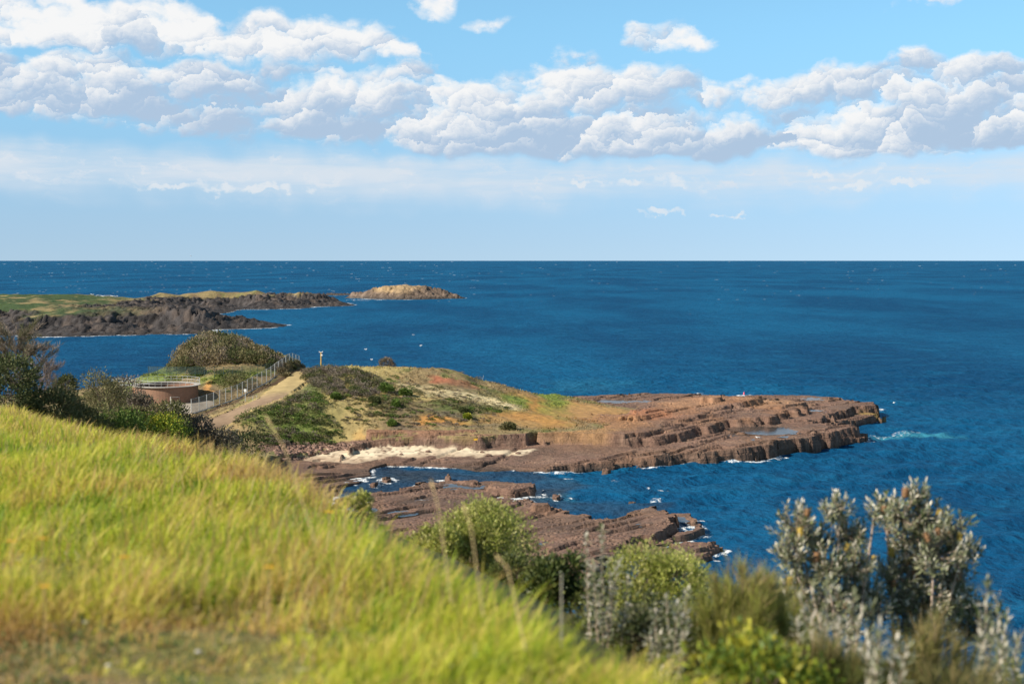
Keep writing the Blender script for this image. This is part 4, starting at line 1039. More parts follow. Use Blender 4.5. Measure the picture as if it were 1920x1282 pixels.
def stems_mesh(rng, lobes, r0, name, mat, parent, n_base=3, twigs=0):
    mb = MB(); bases = [np.array((rng.normal(0, r0 * 1.6), rng.normal(0, r0 * 1.6), -.25)) for _ in range(n_base)]
    for k, (c, r) in enumerate(lobes):
        b = bases[k % n_base]; mid = (b + c) / 2 + np.array((rng.normal(0, .12), rng.normal(0, .12), .1)) * np.linalg.norm(c)
        f = rng.uniform(.6, 1)
        mb.tube([b, b * .55 + mid * .45 + rng.normal(0, .03, 3), mid, c], [r0 * f, r0 * .75 * f, r0 * .55 * f, r0 * .28 * f], 6)
        for t in range(twigs):
            dv = rdir(rng, 1, -.1)[0]; e = c + dv * r * rng.uniform(.8, 1.15)
            mb.tube([mid * .3 + c * .7, (c + e) / 2 + rng.normal(0, .05, 3) * r, e], [r0 * .26, r0 * .16, r0 * .06], 4)
    return mb.build(name, mat, parent)
def shrub(name, label, cat, x, y, z, w, h, d, pal, n, L, Wd, seed, group=None, nl=9, mat='scrub', r0=.05, clump=0, twigs=0, thin=0, whole=False, rr=(.32, .5), bark='bark', n_base=3):
    rng = np.random.RandomState(seed); lobes = lumps(rng, w, h, d, nl, rr)
    root = tag(empty(name, (x, y, z)), label, cat, group)
    stems_mesh(rng, lobes, r0, 'trunk' if cat == 'tree' else 'stem', M[bark], root, n_base, twigs)
    v, q, t, c = crown_leaves(rng, lobes, n, L, Wd, PAL[pal] if isinstance(pal, str) else pal, clump)
    mesh_np('crown' if cat == 'tree' else 'foliage', v, q, M[mat], root, col=c)
    return root
def gz(x, y): return ground(x, y) if y > 107 else hzf(x, y)
def place(px, Y): x = (px - CX) / F * Y; return x, Y, gz(x, Y)

# --- bushes between the hill and the yard, seen over the crest
mid = [  # px, top py, distance, width px, palette, leaves, label, twigs
    (14, 668, 107, 120, 'dark', 5200, 'dense dark green bush at the left edge below the bare feathery tree', 3),
    (92, 728, 110, 110, 'olive', 5200, 'wide olive bush beside the dark bush, under the bare branches', 2),
    (118, 704, 172, 46, 'dark', 2600, 'dark rounded bush with pale dead branches near the bay', 5),
    (160, 760, 113, 90, 'olive', 3000, 'low olive bush in front of the twisted round tree', 1),
    (222, 772, 116, 90, 'green', 3000, 'low fresh green bush behind the grassy crest', 1),
    (238, 764, 128, 60, 'olive', 2800, 'olive bush below the left end of the brick tank', 2),
    (262, 738, 150, 34, 'grey', 2400, 'grey brown twiggy bush touching the brick tank', 4),
    (314, 752, 127, 70, 'olive', 3600, 'tall rounded olive bush in front of the brick tank', 2),
    (292, 776, 119, 84, 'bright', 2800, 'low yellow green bush just behind the grassy crest', 0),
    (362, 778, 128, 60, 'grey', 2800, 'grey brown twiggy bush by the foot of the path', 4),
    (404, 800, 128, 60, 'grey', 2400, 'low grey bush at the bottom of the path', 3),
    (336, 786, 122, 60, 'dark', 2200, 'small dark bush between the grey bush and the grassy crest', 1),
    (452, 806, 134, 66, 'dark', 2400, 'dark bush above the gully behind the grassy crest', 2),
    (46, 752, 108, 90, 'dark', 2800, 'low dark bush at the foot of the left thicket', 1)]
for k, (px, pt, Y, wpx, pal, n, lab, tw) in enumerate(mid):
    x, y, z = place(px, Y); top_ = at(px, pt, Y)[2]; w = wpx * Y / F * 1.05; z = min(z, top_ - 1.4); h = top_ - z + .15
    if h > 4.6: z = top_ - 4.6; h = 4.75
    shrub('coastal_bush', lab, 'bush', x, y, z, w, h, w * .9, pal, int(n * 1.5), .30 if Y > 140 else .24, .13, 900 + k, 'bushes between the hill and the tank', 12, twigs=tw, r0=.07)
# feathery, half bare tree on the left and the twisted round tree
def sheoak(name, label, x, y, z, h, w, seed, n, pal, L=.5, W=.02, n_br=26, mat='needle', cat='tree', group=None, lean=.1, r0=.11, low=.35, droop=.35):
    rng = np.random.RandomState(seed); root = tag(empty(name, (x, y, z)), label, cat, group); mb = MB(); tips = []
    trunk = [np.array((0, 0, -.3))]
    for k in range(1, 6):
        trunk.append(np.array((rng.normal(lean * h * k / 6, .04 * h), rng.normal(0, .03 * h), h * k / 6.2)))
    mb.tube(trunk, [r0 * (1 - .8 * k / 5) for k in range(6)], 7)
    for k in range(n_br):
        t = low + (1 - low) * rng.rand(); f = t * 5; i = min(int(f), 4); p = trunk[i] * (1 - f + i) + trunk[i + 1] * (f - i)
        a = rng.uniform(0, 6.28); ln = w * .55 * (1.15 - .55 * t) * rng.uniform(.5, 1.1)
        e = p + np.array((math.cos(a) * ln, math.sin(a) * ln, ln * rng.uniform(.5, 1.2))); m_ = (p + e) / 2 + rng.normal(0, .08, 3) * ln
        mb.tube([p, m_, e], [r0 * .32, r0 * .2, r0 * .06], 5); tips += [(p, m_, e)] * 2
        for j in range(2):
            e2 = m_ + (e - p) * rng.uniform(.3, .6) + rng.normal(0, .22, 3) * ln; mb.tube([m_, e2], [r0 * .16, r0 * .05], 4); tips.append((m_, (m_ + e2) / 2, e2))
    mb.build('trunk' if cat == 'tree' else 'stem', M['bark'], root)
    ti = rng.randint(0, len(tips), n); P0 = np.array([t[0] for t in tips])[ti]; P1 = np.array([t[1] for t in tips])[ti]; P2 = np.array([t[2] for t in tips])[ti]
    u = (.25 + .8 * rng.rand(n))[:, None]; Pp = P0 * (1 - u) ** 2 + 2 * P1 * u * (1 - u) + P2 * u * u + rng.normal(0, .05, (n, 3))
    D = (P2 - P0); D /= np.linalg.norm(D, axis=1, keepdims=True); A = D * .6 + rng.normal(0, .45, (n, 3)) + np.array((0, 0, .75 - droop))
    tone = pick(rng, len(tips), pal, .2)[ti] * (1 + rng.uniform(-.25, .25, (n, 1)))
    v, q, t_, c = leafq(Pp, A, rdir(rng, n), L * rng.uniform(.5, 1.3, n), np.full(n, W), tone, .4)
    mesh_np('crown' if cat == 'tree' else 'foliage', v, q, M[mat], root, col=c)
    return root
x, y, z = place(30, 116); zt = at(30, 600, 116)[2]
sheoak('she_oak', 'tall thin half bare feathery tree at the left edge above the dark bush', x, y, zt - 8.6, 8.6, 6.4, 41, 9500, [(.21, .17, .11), (.26, .20, .15), (.16, .15, .07)], .5, .035, 34, lean=.02)
x, y, z = place(70, 122); zt = at(70, 652, 122)[2]
sheoak('she_oak', 'bare grey twiggy tree leaning over the bay right of the tallest feathery tree', x, y, zt - 6.5, 6.5, 4.6, 42, 3000, [(.26, .20, .17), (.22, .17, .14)], .4, .03, 30, lean=.03)
x, y, z = place(196, 168); zt = at(196, 690, 168)[2]
shrub('tea_tree', 'round topped twisted tree with bare lower branches left of the tank', 'tree', x, y, min(z, zt - 4.6), 4.6, zt - min(z, zt - 4.6) + .1, 4.2, [(.20, .185, .085), (.155, .15, .06), (.24, .195, .12)], 7500, .28, .12, 51, None, 10, twigs=5, r0=.14, n_base=4)
x, y, z = place(230, 176); zt = at(230, 700, 176)[2]
shrub('tea_tree', 'smaller grey brown tree touching the right side of the round topped tree', 'tree', x, y, min(z, zt - 4.2), 3.4, zt - min(z, zt - 4.2) + .1, 3.2, 'grey', 4000, .28, .12, 52, None, 8, twigs=6, r0=.11, n_base=3)

# --- single bushes on the headland
solo = [(728, 671, 233, 24, 'grey', 'round grey bush alone on the skyline of the grassy point', .2),
        (436, 702, 212, 66, 'olive', 'broad dark olive bush on the slope behind the path fence', .2),
        (370, 688, 222, 26, 'dark', 'dark bush growing through the green fence', .2),
        (444, 677, 224, 18, 'green', 'small upright green bush in front of the green fence', .2),
        (523, 675, 226, 18, 'green', 'small green bush near the top corner of the two fences', .2),
        (757, 757, 206, 22, 'green', 'green bush on the middle of the slope above the cove', .2), (726, 752, 207, 30, 'green', 'dark green bush left of the green bush on the slope', .2),
        (742, 775, 199, 18, 'green', 'small green bush lower on the slope above the cove', .2), (700, 773, 200, 18, 'dark', 'small dark bush above the orange bank', .2), (628, 765, 200, 18, 'green', 'green bush on the pale bank right of the gully', .2),
        (868, 772, 200, 14, 'dark', 'small dark bush above the yellow bank', .2), (952, 793, 192, 20, 'olive', 'small olive bush on the edge of the cliff beside the yellow ground', .2), (876, 783, 196, 16, 'bright', 'small bright green bush on the yellow bank', .2),
        (735, 798, 192, 16, 'green', 'small green bush just above the cliff edge', .2)]
for k, (px, pt, Y, wpx, pal, lab, _) in enumerate(solo):
    x, y, z = place(px, Y); zt = at(px, pt, Y)[2]; w = wpx * Y / F; h = max(zt - z, w * .55)
    shrub('coastal_bush', lab, 'bush', x, y, z - .15, w * 1.1, h + .25, w, pal, 1800, .26, .12, 1200 + k, 'single bushes on the headland', 7, r0=.05, rr=(.34, .5))

# --- scrub and dry grass that nobody could count
def scrub_mass():
    rng = np.random.RandomState(77); parts = []
    def area(poly, n, r, hgt, pal, per, L=.26, flat=.6):
        P2 = [hit(a, b)[:2] for (a, b) in poly]; xs = [p[0] for p in P2]; ys = [p[1] for p in P2]; got = 0; tries = 0
        while got < n and tries < n * 30:
            tries += 1; x, y = rng.uniform(min(xs), max(xs)), rng.uniform(min(ys), max(ys))
            if not inside(np.array([x]), np.array([y]), P2)[0]: continue
            got += 1; R = r * rng.uniform(.6, 1.35); z = ground(x, y); p = pal[rng.randint(len(pal))]
            lob = [(np.array((0, 0, R * .35 * hgt)), R)]
            v, q, t, c = crown_leaves(rng, lob, per, L, .12, PAL[p], zmin=-.15, upw=.7)
            v = v * np.array((1, 1, flat * hgt)) + np.array((x, y, z - .1))
            parts.append((v, q, None, c))
    mound = [(300, 688), (322, 668), (345, 645), (375, 630), (420, 626), (455, 632), (490, 650), (520, 666), (545, 680), (530, 690), (440, 690), (330, 690)]
    # the mound is sampled in plan, since its far side is hidden
    mp = [onz(326, 690, 8.4)[:2], onz(355, 670, 10.0)[:2], onz(420, 660, 11.0)[:2], onz(500, 672, 10)[:2], onz(548, 688, 9)[:2]]
    mp = [(q[0], q[1] - 5.5) for q in mp] + [(q[0] + 1, q[1] + 9) for q in mp[::-1]]
    xs = [p[0] for p in mp]; ys = [p[1] for p in mp]; got = 0
    while got < 380:
        x, y = rng.uniform(min(xs), max(xs)), rng.uniform(min(ys), max(ys))
        if not inside(np.array([x]), np.array([y]), mp)[0]: continue
        got += 1; R = rng.uniform(.8, 1.7) * np.interp((x / y), [-.26, -.21, -.155], [1.0, 1.0, .42]); p = ['olive', 'tan', 'dark', 'grey', 'olive', 'tan'][rng.randint(6)]
        v, q, t, c = crown_leaves(rng, [(np.array((0, 0, R * .5)), R)], 330, .30, .14, PAL[p], zmin=-.2, upw=.8)
        parts.append((v * np.array((1, 1, 1.05)) + np.array((x, y, ground(x, y) - .2)), q, None, c))
    area([(566, 700), (600, 692), (660, 696), (705, 712), (725, 735), (690, 746), (620, 742), (575, 718)], 190, .75, 1.25, ['grey', 'grey', 'olive', 'grey', 'dark'], 150)
    area([(620, 730), (700, 720), (800, 720), (900, 740), (960, 765), (900, 800), (760, 806), (650, 806), (620, 780)], 260, .34, .8, ['tan', 'tan', 'grey', 'olive'], 60)
    area([(800, 690), (850, 688), (885, 704), (930, 714), (965, 725), (930, 722), (850, 700)], 50, .5, .9, ['dark', 'grey', 'olive'], 80)
    area([(640, 735), (740, 705), (800, 745), (730, 760), (650, 755)], 60, .6, .9, ['grey', 'olive', 'green'], 110)
    area([(440, 790), (520, 760), (600, 735), (610, 770), (640, 815), (560, 830), (480, 828), (430, 812)], 170, .7, 1.0, ['green', 'olive', 'dark', 'green', 'grey'], 130)
    area([(680, 748), (760, 745), (770, 780), (690, 785)], 36, .55, 1.0, ['green', 'dark', 'olive'], 110)
    area([(470, 815), (600, 818), (650, 818), (640, 832), (500, 835)], 50, .55, 1.0, ['green', 'dark', 'grey'], 110)
    area([(640, 755), (700, 760), (860, 775), (900, 795), (760, 805), (660, 800)], 70, .4, .8, ['grey', 'olive', 'grey', 'green'], 80)
    area([(850, 765), (960, 762), (930, 776), (860, 776)], 30, .45, .8, ['green', 'dark', 'olive'], 90)
    area([(800, 752), (880, 752), (880, 764), (800, 764)], 14, .45, .8, ['green', 'olive'], 90)
    area([(250, 712), (300, 698), (380, 700), (470, 700), (540, 692), (480, 715), (430, 735), (400, 720), (320, 715)], 90, .6, .9, ['green', 'green', 'olive', 'bright'], 110)
    area([(640, 688), (860, 692), (930, 722), (780, 735), (660, 705)], 60, .35, .7, ['olive', 'grey', 'green'], 60)
    area([(-60, 742), (60, 742), (200, 758), (240, 730), (160, 740)], 50, .8, 1.0, ['olive', 'dark'], 120)
    v, q, t, c = join(parts)
    tag(mesh_np('coastal_scrub', v, q, M['scrub'], col=c), 'low mixed scrub covering the mound and slopes of the headland', 'scrub', kind='stuff')
    # dry tufts
    n = 42000; x = rng.uniform(-60, 30, n); y = rng.uniform(180, 246, n)
    i = ((x - X0) / DX).astype(int); j = ((y - Y0) / DY).astype(int); ok = (zid[j, i] == 1) & (Z[j, i] > 2.3) & (fbm(x / 4, y / 4, 801, 3) > -.12) & (COLR[j, i, 0] < 3.1 * np.maximum(COLR[j, i, 2], .001) + .10)
    x, y, i, j = x[ok], y[ok], i[ok], j[ok]; n = len(x)
    cc = COLR[j, i] * rng.uniform(.6, 1.25, (n, 1))
    v, q, t, c = blades(np.stack([x, y, Z[j, i] - .05], -1), rng.uniform(.10, .36, n), rng.uniform(.08, .22, n), np.abs(rng.normal(.4, .3, n)), rng.uniform(0, 6.28, n), cc)
    tag(mesh_np('dry_grass', v, q, M['scrub'], col=c, T3=t), 'dry straw coloured grass tufts over the grassy point', 'grass', kind='stuff')
    # stones under the gully
    P2 = [hit(a, b)[:2] for (a, b) in [(515, 838), (560, 828), (640, 826), (690, 836), (640, 845), (590, 852), (550, 862), (520, 858)]]
    mb_v, mb_f = [], []; xs = [p[0] for p in P2]; ys = [p[1] for p in P2]
    base = [(-1, -1, -1), (1, -1, -1), (1, 1, -1), (-1, 1, -1), (-.7, -.7, .8), (.7, -.7, .8), (.7, .7, .8), (-.7, .7, .8)]
    fq = [(3, 2, 1, 0), (4, 5, 6, 7), (0, 1, 5, 4), (1, 2, 6, 5), (2, 3, 7, 6), (3, 0, 4, 7)]; got = 0; cols = []
    while got < 1500:
        x, y = rng.uniform(min(xs), max(xs)), rng.uniform(min(ys), max(ys))
        if not inside(np.array([x]), np.array([y]), P2)[0]: continue
        got += 1; s_ = .05 + .28 * rng.rand() ** 3; k = len(mb_v); z = ground(x, y); a = rng.rand() * 6.28; cl = np.array((.25, .155, .115)) * rng.uniform(.5, 1.4)
        for b_ in base:
            e = np.array(b_) * s_ * rng.uniform(.7, 1.2, 3); mb_v.append((x + e[0] * math.cos(a) - e[1] * math.sin(a), y + e[0] * math.sin(a) + e[1] * math.cos(a), z + e[2] * .8)); cols.append(cl)
        mb_f += [[k + w for w in f] for f in fq]
    tag(mesh_np('rubble', np.array(mb_v), np.array(mb_f), M['rock'], col=np.array(cols)), 'brown broken stones at the foot of the gully beside the sand', 'rubble', kind='stuff')
scrub_mass()

# --- the shrubs close by, below the crest on the right
def near(px, py_top, Y, wpx):
    x = (px - CX) / F * Y; zt = at(px, py_top, Y)[2]; return x, Y, hzf(x, Y), zt, wpx * Y / F
def near_bush(px, pt, Y, wpx, lab, pal, n, L, W, seed, nl=16, dz=0., twigs=3, cat='bush', name='leafy_bush', group=None, rr=(.22, .36), clump=14):
    x, y, z, zt, w = near(px, pt, Y, wpx); z = min(z, zt - .9)
    if zt - z > 4.5: z = zt - 4.5
    h = zt - z
    return shrub(name, lab, cat, x, y, z, w, h, w * .85, pal, n, L, W, seed, group, nl, 'leaf', .035, clump, twigs, rr=rr, bark='bark')
near_bush(900, 938, 24, 270, 'large yellow green bush against the near reef, behind the grass', 'wattle', 42000, .055, .022, 61, 20)
near_bush(792, 978, 23, 190, 'lower yellow green bush on the left flank of the large bush', 'wattle', 12000, .055, .022, 62, 12)
near_bush(965, 1035, 22, 150, 'dark leaves standing in for the shade under the right side of the large yellow green bush', [(.06, .085, .02), (.10, .12, .03), (.17, .18, .05)], 9000, .05, .022, 63, 10)  # shaded part of the large bush, its shade put into darker leaf colours
near_bush(1065, 1045, 20, 170, 'dark broad leaved bush beside the wooden stake', [(.055, .08, .02), (.09, .12, .03), (.14, .16, .045)], 9000, .075, .035, 64, 11)
near_bush(1215, 1026, 20, 290, 'rounded yellow green bush behind the thin silver stems', 'wattle', 42000, .05, .02, 65, 20)
near_bush(675, 918, 21, 60, 'small yellow green bush poking over the crest at the edge of the reef', 'wattle', 4000, .05, .02, 66, 8)
near_bush(1410, 1185, 9.5, 270, 'glossy bright green bush with yellow leaves at the bottom of the picture', 'bright', 7000, .06, .026, 67, 12)
near_bush(1225, 1120, 15, 300, 'dark bush below the rounded yellow green bush', [(.05, .07, .02), (.08, .09, .03), (.12, .12, .06)], 12000, .05, .022, 68, 14)

near_bush(1300, 1150, 13, 150, 'dark green bush between the short silver stems and the broad feathery bush', [(.06, .08, .02), (.10, .12, .03), (.15, .16, .05)], 9000, .05, .022, 69, 12)
near_bush(1120, 1150, 15, 150, 'low dark bush behind the edge of the grass, under the thin silver stems', [(.06, .08, .02), (.10, .12, .03), (.15, .16, .05)], 8000, .05, .022, 70, 12)

def feather(px, pt, Y, wpx, lab, seed, n, pal, L=.24, W=.006):
    """dense bush of fine upright needles"""
    x, y, z, zt, w = near(px, pt, Y, wpx); z = max(min(z, zt - .8), zt - 2.6); h = zt - z
    rng = np.random.RandomState(seed); root = tag(empty('feathery_bush', (x, y, z)), lab, 'bush', 'feathery needle bushes'); mb = MB(); tips = []
    for k in range(60):
        a = rng.uniform(0, 6.28); q = rng.rand() ** .6; e = np.array((math.cos(a) * q * w * .5, math.sin(a) * q * w * .45, h * (1 - .38 * q * q) * rng.uniform(.50, .96)))
        b = np.array((e[0] * .2, e[1] * .2, -.1)); m_ = (b + e) / 2 + np.array((e[0] * .12, e[1] * .12, 0)); mb.tube([b, m_, e], [.014, .009, .004], 5); tips.append((b, m_, e))
    mb.build('stem', M['bark'], root)
    ti = rng.randint(0, len(tips), n); P0 = np.array([t[0] for t in tips])[ti]; P1 = np.array([t[1] for t in tips])[ti]; P2 = np.array([t[2] for t in tips])[ti]
    u = (rng.rand(n) ** .75)[:, None] * .8 + .2; Pp = P0 * (1 - u) ** 2 + 2 * P1 * u * (1 - u) + P2 * u * u
    out = Pp * np.array((1, 1, 0)); out /= np.linalg.norm(out, axis=1, keepdims=True) + .05
    A = np.array((0, 0, .9)) + out * .40 + rng.normal(0, .34, (n, 3)); n_ = n; hfrac = Pp[:, 2] / h
    tone = pick(rng, n, pal, .25); tan = (rng.rand(n) < .10 + .30 * (hfrac > .75))[:, None]; tone = np.where(tan, np.array((.36, .27, .12)) * rng.uniform(.8, 1.2, (n, 1)), tone)
    v, q_, t_, c = leafq(Pp, A, rdir(rng, n), L * rng.uniform(.55, 1.25, n) * (.75 + .35 * rng.rand(n)), np.full(n, W), tone, .35)
    mesh_np('foliage', v, q_, M['needle'], root, col=c)
FE = [(.27, .29, .06), (.36, .36, .08), (.19, .21, .045), (.40, .36, .12)]
feather(1400, 1056, 13, 250, 'broad green feathery bush left of the lower silver banksia', 71, 26000, FE)
feather(1480, 1085, 14, 120, 'feathery bush in front of the left banksia', 76, 13000, FE)
feather(1375, 1010, 15, 34, 'narrow upright feathery tuft rising left of the banksias', 72, 900, FE, .25)
feather(1735, 1128, 12, 240, 'brownish feathery bush below the right banksia', 73, 20000, [(.23, .22, .06), (.32, .26, .10), (.16, .16, .045)])
feather(1905, 1150, 13, 90, 'green feathery bush at the right edge', 74, 8000, FE)
feather(1560, 1200, 10, 260, 'dark feathery bush filling the bottom right', 75, 22000, [(.13, .15, .04), (.18, .19, .05), (.09, .10, .03)])
feather(1830, 1225, 10, 240, 'dark feathery bush in the bottom right corner', 77, 16000, [(.13, .15, .04), (.18, .17, .06), (.09, .10, .03)])

# banksias: whorls of silver backed leaves and orange flower spikes
def spike_mesh(nm, cols, mat, seed):
    rng = np.random.RandomState(seed); mb = MB()
    mb.lathe([(.012, 0), (.026, .012), (.030, .05), (.028, .095), (.014, .115)], 10)
    for k in range(150):
        a = k * 2.4; zz_ = .008 + .104 * k / 150; r = .028
        p = Vector((math.cos(a) * r, math.sin(a) * r, zz_)); mb.tube([p, p + Vector((math.cos(a), math.sin(a), .5)) * .013], [.0022, .001], 3, cap=False)
    o = mb.build(nm, mat); me = o.data; bpy.data.objects.remove(o); return me
SP_O = spike_mesh('flower_spike_orange', None, flat_mat('spent_flower', (.27, .145, .065), .8, .3, 30), 1)
SP_Y = spike_mesh('flower_spike_yellow', None, flat_mat('fresh_flower', (.46, .32, .06), .8, .2, 30), 2)
def whorls(rng, tips, axes, nl, L=.092, W=.026, span=.20):
    n = len(tips) * nl; ti = np.repeat(np.arange(len(tips)), nl); k = np.tile(np.arange(nl), len(tips)); t = k / (nl - 1.)
    ax = axes[ti]; a = k * 2.4 + rng.uniform(0, 6.28, len(tips))[ti] + rng.normal(0, .25, n)
    u = np.cross(ax, np.array((.31, .77, .2))); u /= np.linalg.norm(u, axis=1, keepdims=True); w = np.cross(ax, u)
    rad = u * np.cos(a)[:, None] + w * np.sin(a)[:, None]; op = np.radians(82 - 58 * t ** 1.2 + rng.normal(0, 9, n))
    A = ax * np.cos(op)[:, None] + rad * np.sin(op)[:, None]; N = ax * np.sin(op)[:, None] - rad * np.cos(op)[:, None]
    Pp = tips[ti] - ax * (span * (1 - t) * rng.uniform(.8, 1.2, n))[:, None]
    col = pick(rng, n, [(.07, .10, .03), (.12, .15, .045), (.19, .20, .08)], .25)
    pale = (rng.rand(n) < .08 + .42 * (t > .84))[:, None]; col = np.where(pale, np.array((.66, .60, .47)) * rng.uniform(.8, 1.1, (n, 1)), col)
    return leafq(Pp, A, N, L * rng.uniform(.75, 1.2, n), W * rng.uniform(.8, 1.2, n), col, .62)
def banksia(px, Y, base_py, lobes_px, lab, seed, ntip, nsp, nl=15, spr=1.0, group='silver leaved banksias'):
    """lobes_px: lumps of the crown as (px, py, radius px, depth offset)"""
    rng = np.random.RandomState(seed); x, y = (px - CX) / F * Y, Y; z = min(hzf(x, Y), at(px, base_py, Y)[2])
    root = tag(empty('banksia', (x, y, z)), lab, 'banksia', group); o = np.array((x, y, z)); mb = MB(); lobes = []
    for (a, b, r, dy) in lobes_px: lobes.append((np.array(at(a, b, Y + dy)) - o, r * Y / F))
    w = np.array([r ** 2 for (c, r) in lobes]); w /= w.sum(); tips, axes = [], []
    for (c, r) in lobes:
        b = np.array((rng.normal(0, .07), rng.normal(0, .07), -.2)); m_ = b * .45 + c * .55 + np.array((rng.normal(0, .10), rng.normal(0, .10), -.12)); m_[0] *= .8
        mb.tube([b, (b + m_) / 2 + rng.normal(0, .03, 3), m_, c], [.034, .028, .02, .012], 7)
    for k in range(ntip):
        c, r = lobes[rng.choice(len(lobes), p=w)]; d = rdir(rng, 1, -.55)[0]; q = rng.uniform(.45, 1.08)
        e = c + d * r * q; a = d * .65 * spr + np.array((0, 0, .85)) + rng.normal(0, .22, 3); a /= np.linalg.norm(a)
        s0 = c + d * r * .12 + np.array((0, 0, -.25 * r)); mb.tube([s0, s0 * .45 + e * .55 - a * .06, e - a * .10, e], [.009, .007, .005, .003], 5); tips.append(e); axes.append(a)
    mb.build('stem', M['palebark'], root)
    tips, axes = np.array(tips), np.array(axes)
    v, q, t, c = whorls(rng, tips, axes, nl)
    mesh_np('foliage', v, q, M['banksia'], root, col=c)
    for k in rng.choice(ntip, nsp, replace=False):
        sp_ = bpy.data.objects.new('flower_spike', SP_O if rng.rand() < .8 else SP_Y); COL.objects.link(sp_); sp_.parent = root
        sp_.location = Vector(tips[k]) + Vector((rng.normal(0, .02), -.03, .0)); s_ = rng.uniform(.8, 1.15); sp_.scale = (s_, s_, s_)
        sp_.rotation_euler = (rng.normal(0, .2), rng.normal(0, .2), rng.uniform(0, 6))
    return root
banksia(1600, 17, 1190, [(1492, 985, 46, 0), (1478, 1030, 40, -.2), (1530, 1010, 44, .2), (1572, 948, 34, 0), (1590, 1000, 42, .2), (1548, 1060, 52, -.2), (1605, 1060, 48, 0), (1505, 1075, 40, .2), (1640, 960, 26, 0), (1625, 1105, 42, .2), (1570, 1110, 46, 0), (1490, 1110, 38, 0), (1540, 1140, 44, .1), (1645, 1140, 42, .1), (1595, 1165, 44, 0)],
        'left silver leaved banksia with a ragged crown and orange cones, in front of the sea', 81, 560, 16)
banksia(1725, 17.5, 1190, [(1690, 960, 46, 0), (1735, 965, 52, .2), (1785, 985, 38, 0), (1805, 1030, 36, -.1), (1700, 1010, 46, .3), (1752, 1030, 56, -.2), (1680, 1065, 42, 0), (1730, 1090, 54, .1), (1785, 1080, 40, .1), (1712, 1130, 44, .1), (1770, 1130, 36, 0), (1660, 945, 26, .1), (1720, 925, 24, .1), (1680, 1120, 38, 0), (1750, 1165, 44, .1), (1700, 1165, 40, 0), (1800, 1120, 34, .1)],
        'right silver leaved banksia, the rounder one, with many orange cones', 82, 680, 20)
banksia(1790, 18, 1210, [(1815, 1130, 34, 0), (1850, 1150, 36, 0), (1790, 1160, 40, .2), (1840, 1180, 36, 0)], 'dark low banksia in the shade at the foot of the rounder one', 83, 150, 0, group=None)
def sapling(px, Y, base_py, tops, lab, seed, nl=11, L=.075, step=.06):
    """young banksia: upright stems set with small silver leaves"""
    rng = np.random.RandomState(seed); x = (px - CX) / F * Y; z = at(px, base_py, Y)[2]; o = np.array((x, Y, z)); mb = MB()
    root = tag(empty('banksia_sapling', tuple(o)), lab, 'banksia', 'young silver leaved banksias'); T_, A_ = [], []
    for (a, b) in tops:
        e = np.array(at(a, b, Y + rng.normal(0, .25))) - o; b0 = np.array((e[0] * .55 + rng.normal(0, .04), e[1] * .5, -.15)); m_ = (b0 + e) / 2 + rng.normal(0, .03, 3)
        mb.tube([b0, m_, e], [.007, .005, .002], 5); L3 = np.linalg.norm(e - b0); n = int(L3 / step)
        for k in range(n):
            u = .15 + .85 * k / n; p = b0 * (1 - u) ** 2 + 2 * m_ * u * (1 - u) + e * u * u; d = (e - b0) / L3
            if rng.rand() < .85: T_.append(p + d * .04); A_.append(d + rng.normal(0, .12, 3))
        T_.append(e); A_.append((e - m_) / np.linalg.norm(e - m_))
    mb.build('stem', M['palebark'], root); A_ = np.array(A_); A_ /= np.linalg.norm(A_, axis=1, keepdims=True)
    v, q, t, c = whorls(rng, np.array(T_), A_, 6, L * 1.05, .024, .06)
    c = np.where((rng.rand(len(c) // 4) < .22).repeat(4)[:, None], np.array((.60, .54, .43)), c)
    mesh_np('foliage', v, q, M['banksia'], root, col=c)
sapling(1140, 14, 1200, [(1100, 1010), (1128, 990), (1112, 1060), (1142, 1050), (1160, 1040), (1150, 1095), (1178, 1085), (1125, 1110)], 'thin upright silver stems standing in front of the rounded yellow green bush', 91)
sapling(1255, 12, 1275, [(1228, 1140), (1250, 1120), (1270, 1135), (1288, 1110), (1240, 1190), (1285, 1170), (1215, 1190)], 'short silver stems at the lower right of the grass', 92)
sapling(1560, 11, 1340, [(1500, 1120), (1525, 1100), (1555, 1085), (1570, 1110), (1600, 1120), (1490, 1160), (1540, 1150), (1615, 1150), (1635, 1140), (1580, 1170), (1650, 1190), (1510, 1200)], 'silver banksia sapling in front of the left banksia', 93, L=.085)
sapling(1650, 9.5, 1380, [(1625, 1200), (1650, 1180), (1680, 1205), (1700, 1220), (1640, 1235)], 'lowest silver banksia sapling, between the two feathery bushes', 94, L=.085)
sapling(1870, 11, 1340, [(1850, 1095), (1835, 1140), (1870, 1125), (1890, 1160), (1860, 1180), (1905, 1200), (1840, 1200), (1880, 1215)], 'silver banksia sapling at the right edge', 95, L=.085)
sapling(1440, 10.5, 1360, [(1430, 1210), (1450, 1195), (1475, 1215)], 'small silver sapling among the glossy leaves', 96)

